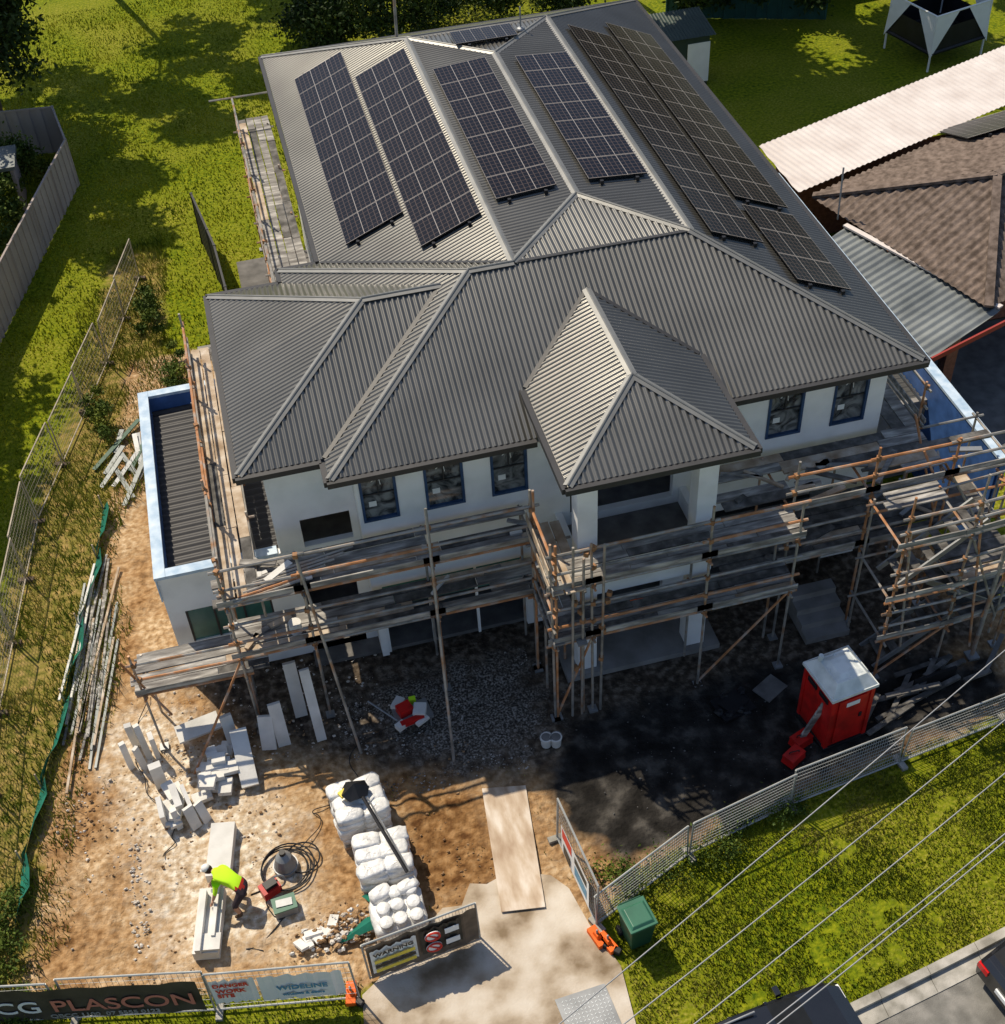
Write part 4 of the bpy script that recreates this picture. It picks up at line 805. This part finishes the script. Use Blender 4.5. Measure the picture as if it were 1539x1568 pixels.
g=MB();g.hexa([(2.5,10.1,.05),(3.42,10.15,.05),(3.5,9.2,.05),(2.6,9.1,.05)][::-1]+[(2.5,10.1,.07),(3.42,10.15,.07),(3.5,9.2,.07),(2.6,9.1,.07)][::-1],m_steel)
for i_ in range(12):
    for j in range(12):
        x=2.62+.07*i_;y=9.25+.07*j;g.obox((x,y,.073),(.04,.01,.006),.8 if (i_+j)%2 else -.8,m_roofw)
g.build('steel_plate')
# ---------------------------------------------------------------- cars
def car(x,y,ang,paint):
    e=empty('parked_car');g=MB()
    st=[(-1.85,.30,.62,.66,.72),(-1.75,.22,.82,.74,.80),(-1.2,.2,.86,.78,.86),(-.0,.2,.86,.78,.88),(.95,.2,.86,.78,.84),(1.6,.22,.76,.74,.74),(1.86,.32,.6,.62,.62)]
    k0=len(g.v)
    for (sx,zb,wb,wt,zt) in st:
        wy=.78 if abs(sx)<1.7 else .7
        g.v+=[(sx,-wy*.95,zb),(sx,-wy,zb+.25),(sx,-wy*.97,zt-.06),(sx,-wy*.86,zt),(sx,wy*.86,zt),(sx,wy*.97,zt-.06),(sx,wy,zb+.25),(sx,wy*.95,zb)]
    for i_ in range(len(st)-1):
        for j in range(8):
            a=k0+i_*8+j;bq=k0+i_*8+(j+1)%8;g.face([a,bq,bq+8,a+8],paint)
    g.face([k0+j for j in range(8)][::-1],paint);g.face([k0+(len(st)-1)*8+j for j in range(8)],paint)
    cab=[(-1.65,.62,.80),(-1.1,.56,1.24),(-.3,.56,1.32),(.35,.54,1.27),(1.05,.62,.82)];k1=len(g.v)
    for sx,wy,zt in cab:g.v+=[(sx,-.68,.8),(sx,-wy,zt),(sx,wy,zt),(sx,.68,.8)]
    for i_ in range(4):
        a=k1+4*i_;gl=i_ in(0,3)
        g.face([a+1,a+2,a+6,a+5],m_black if gl else paint);g.face([a,a+1,a+5,a+4],m_black);g.face([a+2,a+3,a+7,a+6],m_black)
    for sx in (-1.08,-.3,.36):
        for sy in (-1,1):g.beam((sx,.69*sy,.82),(sx,.57*sy,1.27),.05,.05,paint)
    for sx in (-1.15,1.15):
        for sy in (-1,1):g.tube((sx,sy*.62,.3),(sx,sy*.8,.3),.3,m_tyre,18);g.tube((sx,sy*.8,.3),(sx,sy*.81,.3),.19,m_steel,14)
    for sy in (-1,1):
        g.obox((-1.84,sy*.55,.62),(.08,.24,.14),0,m_light);g.obox((1.8,sy*.52,.58),(.1,.26,.1),0,m_signw);g.obox((.75,sy*.84,.85),(.1,.16,.1),0,paint)
        g.tube((-1.0,sy*.48,1.33),(.1,sy*.48,1.36),.02,m_steel)
    g.box(-1.88,-1.8,-.2,.2,.45,.55,m_signw)
    b_=g.build('body',e);md=b_.modifiers.new('b','BEVEL');md.width=.02;md.segments=2;md.limit_method='ANGLE'
    e.location=(x,y,.02);e.rotation_euler=(0,0,ang);return e
car(5.35,7.95,.12,m_carblk);car(11.5,8.2,.18,m_carblk)
# ---------------------------------------------------------------- worker
W=empty('construction_worker')
J=dict(pelvis=(-2.46,13.40,.70,.125),waist=(-2.59,13.50,.78,.115),chest=(-2.77,13.65,.83,.135),neckb=(-2.90,13.76,.83,.075),neck=(-2.96,13.81,.81,.05),
 lh=(-2.50,13.29,.64,.095),lk=(-2.68,13.22,.39,.065),la=(-2.60,13.20,.08,.042),lt=(-2.74,13.22,.035,.035),
 rh=(-2.42,13.51,.64,.095),rk=(-2.60,13.58,.38,.065),ra=(-2.48,13.60,.08,.042),rt=(-2.62,13.66,.035,.035),
 ls=(-2.90,13.56,.82,.065),le=(-2.97,13.42,.63,.042),lw=(-3.04,13.40,.46,.028),
 rs=(-2.74,13.83,.82,.065),re=(-2.88,13.90,.63,.042),rw=(-3.02,13.82,.46,.028))
names=list(J);edges=[('pelvis','waist'),('waist','chest'),('chest','neckb'),('neckb','neck'),('pelvis','lh'),('lh','lk'),('lk','la'),('la','lt'),('pelvis','rh'),('rh','rk'),('rk','ra'),('ra','rt'),('chest','ls'),('ls','le'),('le','lw'),('chest','rs'),('rs','re'),('re','rw')]
me=bpy.data.meshes.new('body');me.from_pydata([J[n][:3] for n in names],[(names.index(a),names.index(c)) for a,c in edges],[])
ob=bpy.data.objects.new('body',me);COL.objects.link(ob);md=ob.modifiers.new('s','SKIN');ob.modifiers.new('ss','SUBSURF').levels=2
for i_,n in enumerate(names):
    ob.data.skin_vertices[0].data[i_].radius=(J[n][3],)*2;ob.data.skin_vertices[0].data[i_].use_root=(n=='pelvis')
dg=bpy.context.evaluated_depsgraph_get();nm=bpy.data.meshes.new_from_object(ob.evaluated_get(dg));bpy.data.objects.remove(ob)
bm_=[m_hivis,m_short,m_skin,m_boot,m_shred]
nm.materials.clear()
for m in bm_:nm.materials.append(m)
segm={('pelvis','waist'):1,('waist','chest'):0,('chest','neckb'):0,('neckb','neck'):2,('pelvis','lh'):1,('lh','lk'):1,('lk','la'):2,('la','lt'):3,('pelvis','rh'):1,('rh','rk'):1,('rk','ra'):2,('ra','rt'):3,('chest','ls'):0,('ls','le'):0,('le','lw'):2,('chest','rs'):0,('rs','re'):0,('re','rw'):2}
for pl_ in nm.polygons:
    c_=pl_.center;best=(9,0)
    for (a,c2),mi_ in segm.items():
        A=Vector(J[a][:3]);B_=Vector(J[c2][:3]);d=B_-A;t=max(0,min(1,(c_-A).dot(d)/d.length_squared));dd=(c_-(A+d*t)).length-(J[a][3]*(1-t)+J[c2][3]*t)
        if dd<best[0]:
            mm=mi_
            if mi_==2 and a in('lk','rk') and t>.65:mm=3
            if (a,c2)==('pelvis','waist') :mm=4 if t<.45 else 0
            best=(dd,mm)
    pl_.material_index=best[1];pl_.use_smooth=True
o=bpy.data.objects.new('body',nm);COL.objects.link(o);o.parent=W
g=MB();hc=Vector((-3.04,13.88,.77));fw=Vector((-.62,.35,-.70)).normalized();up=Vector((-.6,.35,.71)).normalized();rr_=fw.cross(up).normalized()
Rm=Matrix((rr_,fw,up)).transposed()
def hb(off,rad,m):
    k_=len(g.v);g.blob((0,0,0),rad,m,14,10)
    for i_ in range(k_,len(g.v)):g.v[i_]=tuple(hc+Rm@(Vector(off)+Vector(g.v[i_])))
hb((0,0,0),(.072,.088,.105),m_skin);hb((0,.088,-.01),(.012,.018,.018),m_skin);hb((0,.078,-.05),(.025,.010,.007),m_shred)
for s_ in (-1,1):hb((s_*.028,.078,.012),(.010,.007,.007),m_black);hb((s_*.074,0,-.005),(.010,.018,.026),m_skin)
hb((0,-.02,.0),(.078,.083,.095),m_hair);hb((0,-.005,.045),(.084,.098,.078),m_cap_w);hb((0,.10,.05),(.06,.06,.010),m_cap_w)
g.build('head',W,smooth=True)
g=MB()
for wv,ev,sd_ in ((J['lw'],J['le'],1),(J['rw'],J['re'],-1)):
    wv=Vector(wv[:3]);ev=Vector(ev[:3]);d=(wv-ev).normalized();s_=d.cross(Vector((1,0,0))).normalized()*sd_;n_=d.cross(s_)
    pc=wv+d*.045;g.obox(pc,(.028,.075,.09),Matrix((n_,s_,d)).transposed(),m_skin,.95)
    for i_,(l,of) in enumerate(((.055,-.030),(.066,-.010),(.062,.010),(.048,.029))):
        a=wv+d*.085+s_*of;b1=a+d*l*.5+n_*.006;c1=b1+d*l*.35+n_*.025*sd_;g.tube(a,b1,.009,m_skin,6);g.tube(b1,c1,.008,m_skin,6,.006)
    a=wv+d*.03-s_*.035;b1=a+d*.03-s_*.025;c1=b1+d*.03-s_*.002;g.tube(a,b1,.011,m_skin,6);g.tube(b1,c1,.009,m_skin,6,.007)
g.build('hands',W,smooth=True)
# ---------------------------------------------------------------- light, world, camera
sd_=Vector((-.34,.60,1)).normalized();el=math.asin(sd_.z)
sun=bpy.data.lights.new('sun','SUN');sun.energy=5.0;sun.angle=math.radians(.5);sun.color=(1,.88,.69);so_=bpy.data.objects.new('sun',sun);COL.objects.link(so_)
so_.rotation_euler=(-sd_).to_track_quat('-Z','Y').to_euler();so_.location=(-20,40,50)
wo=bpy.data.worlds.new('World');sc.world=wo;wo.use_nodes=True;nt=wo.node_tree;sk=nt.nodes.new('ShaderNodeTexSky');sk.sky_type='NISHITA';sk.sun_disc=False;sk.sun_elevation=el;sk.sun_rotation=math.radians(-30)
nt.links.new(sk.outputs[0],nt.nodes['Background'].inputs[0]);nt.nodes['Background'].inputs[1].default_value=.125
cam=bpy.data.cameras.new('camera');co=bpy.data.objects.new('camera',cam);COL.objects.link(co);sc.camera=co
Xr=Vector((.968,-.248,-.0451)).normalized();Bk=Vector((-.1476,-.7021,.6961));Bk=(Bk-Xr*Bk.dot(Xr)).normalized();Up=Bk.cross(Xr)
Mx=Matrix((Xr,Up,Bk)).transposed().to_4x4();Mx.translation=(0,0,22);co.matrix_world=Mx
cam.sensor_fit='VERTICAL';cam.sensor_height=24;cam.lens=24*2007/1568;cam.clip_end=3000;cam.clip_start=.1
sc.view_settings.view_transform='Standard';sc.view_settings.look='None';sc.view_settings.exposure=0
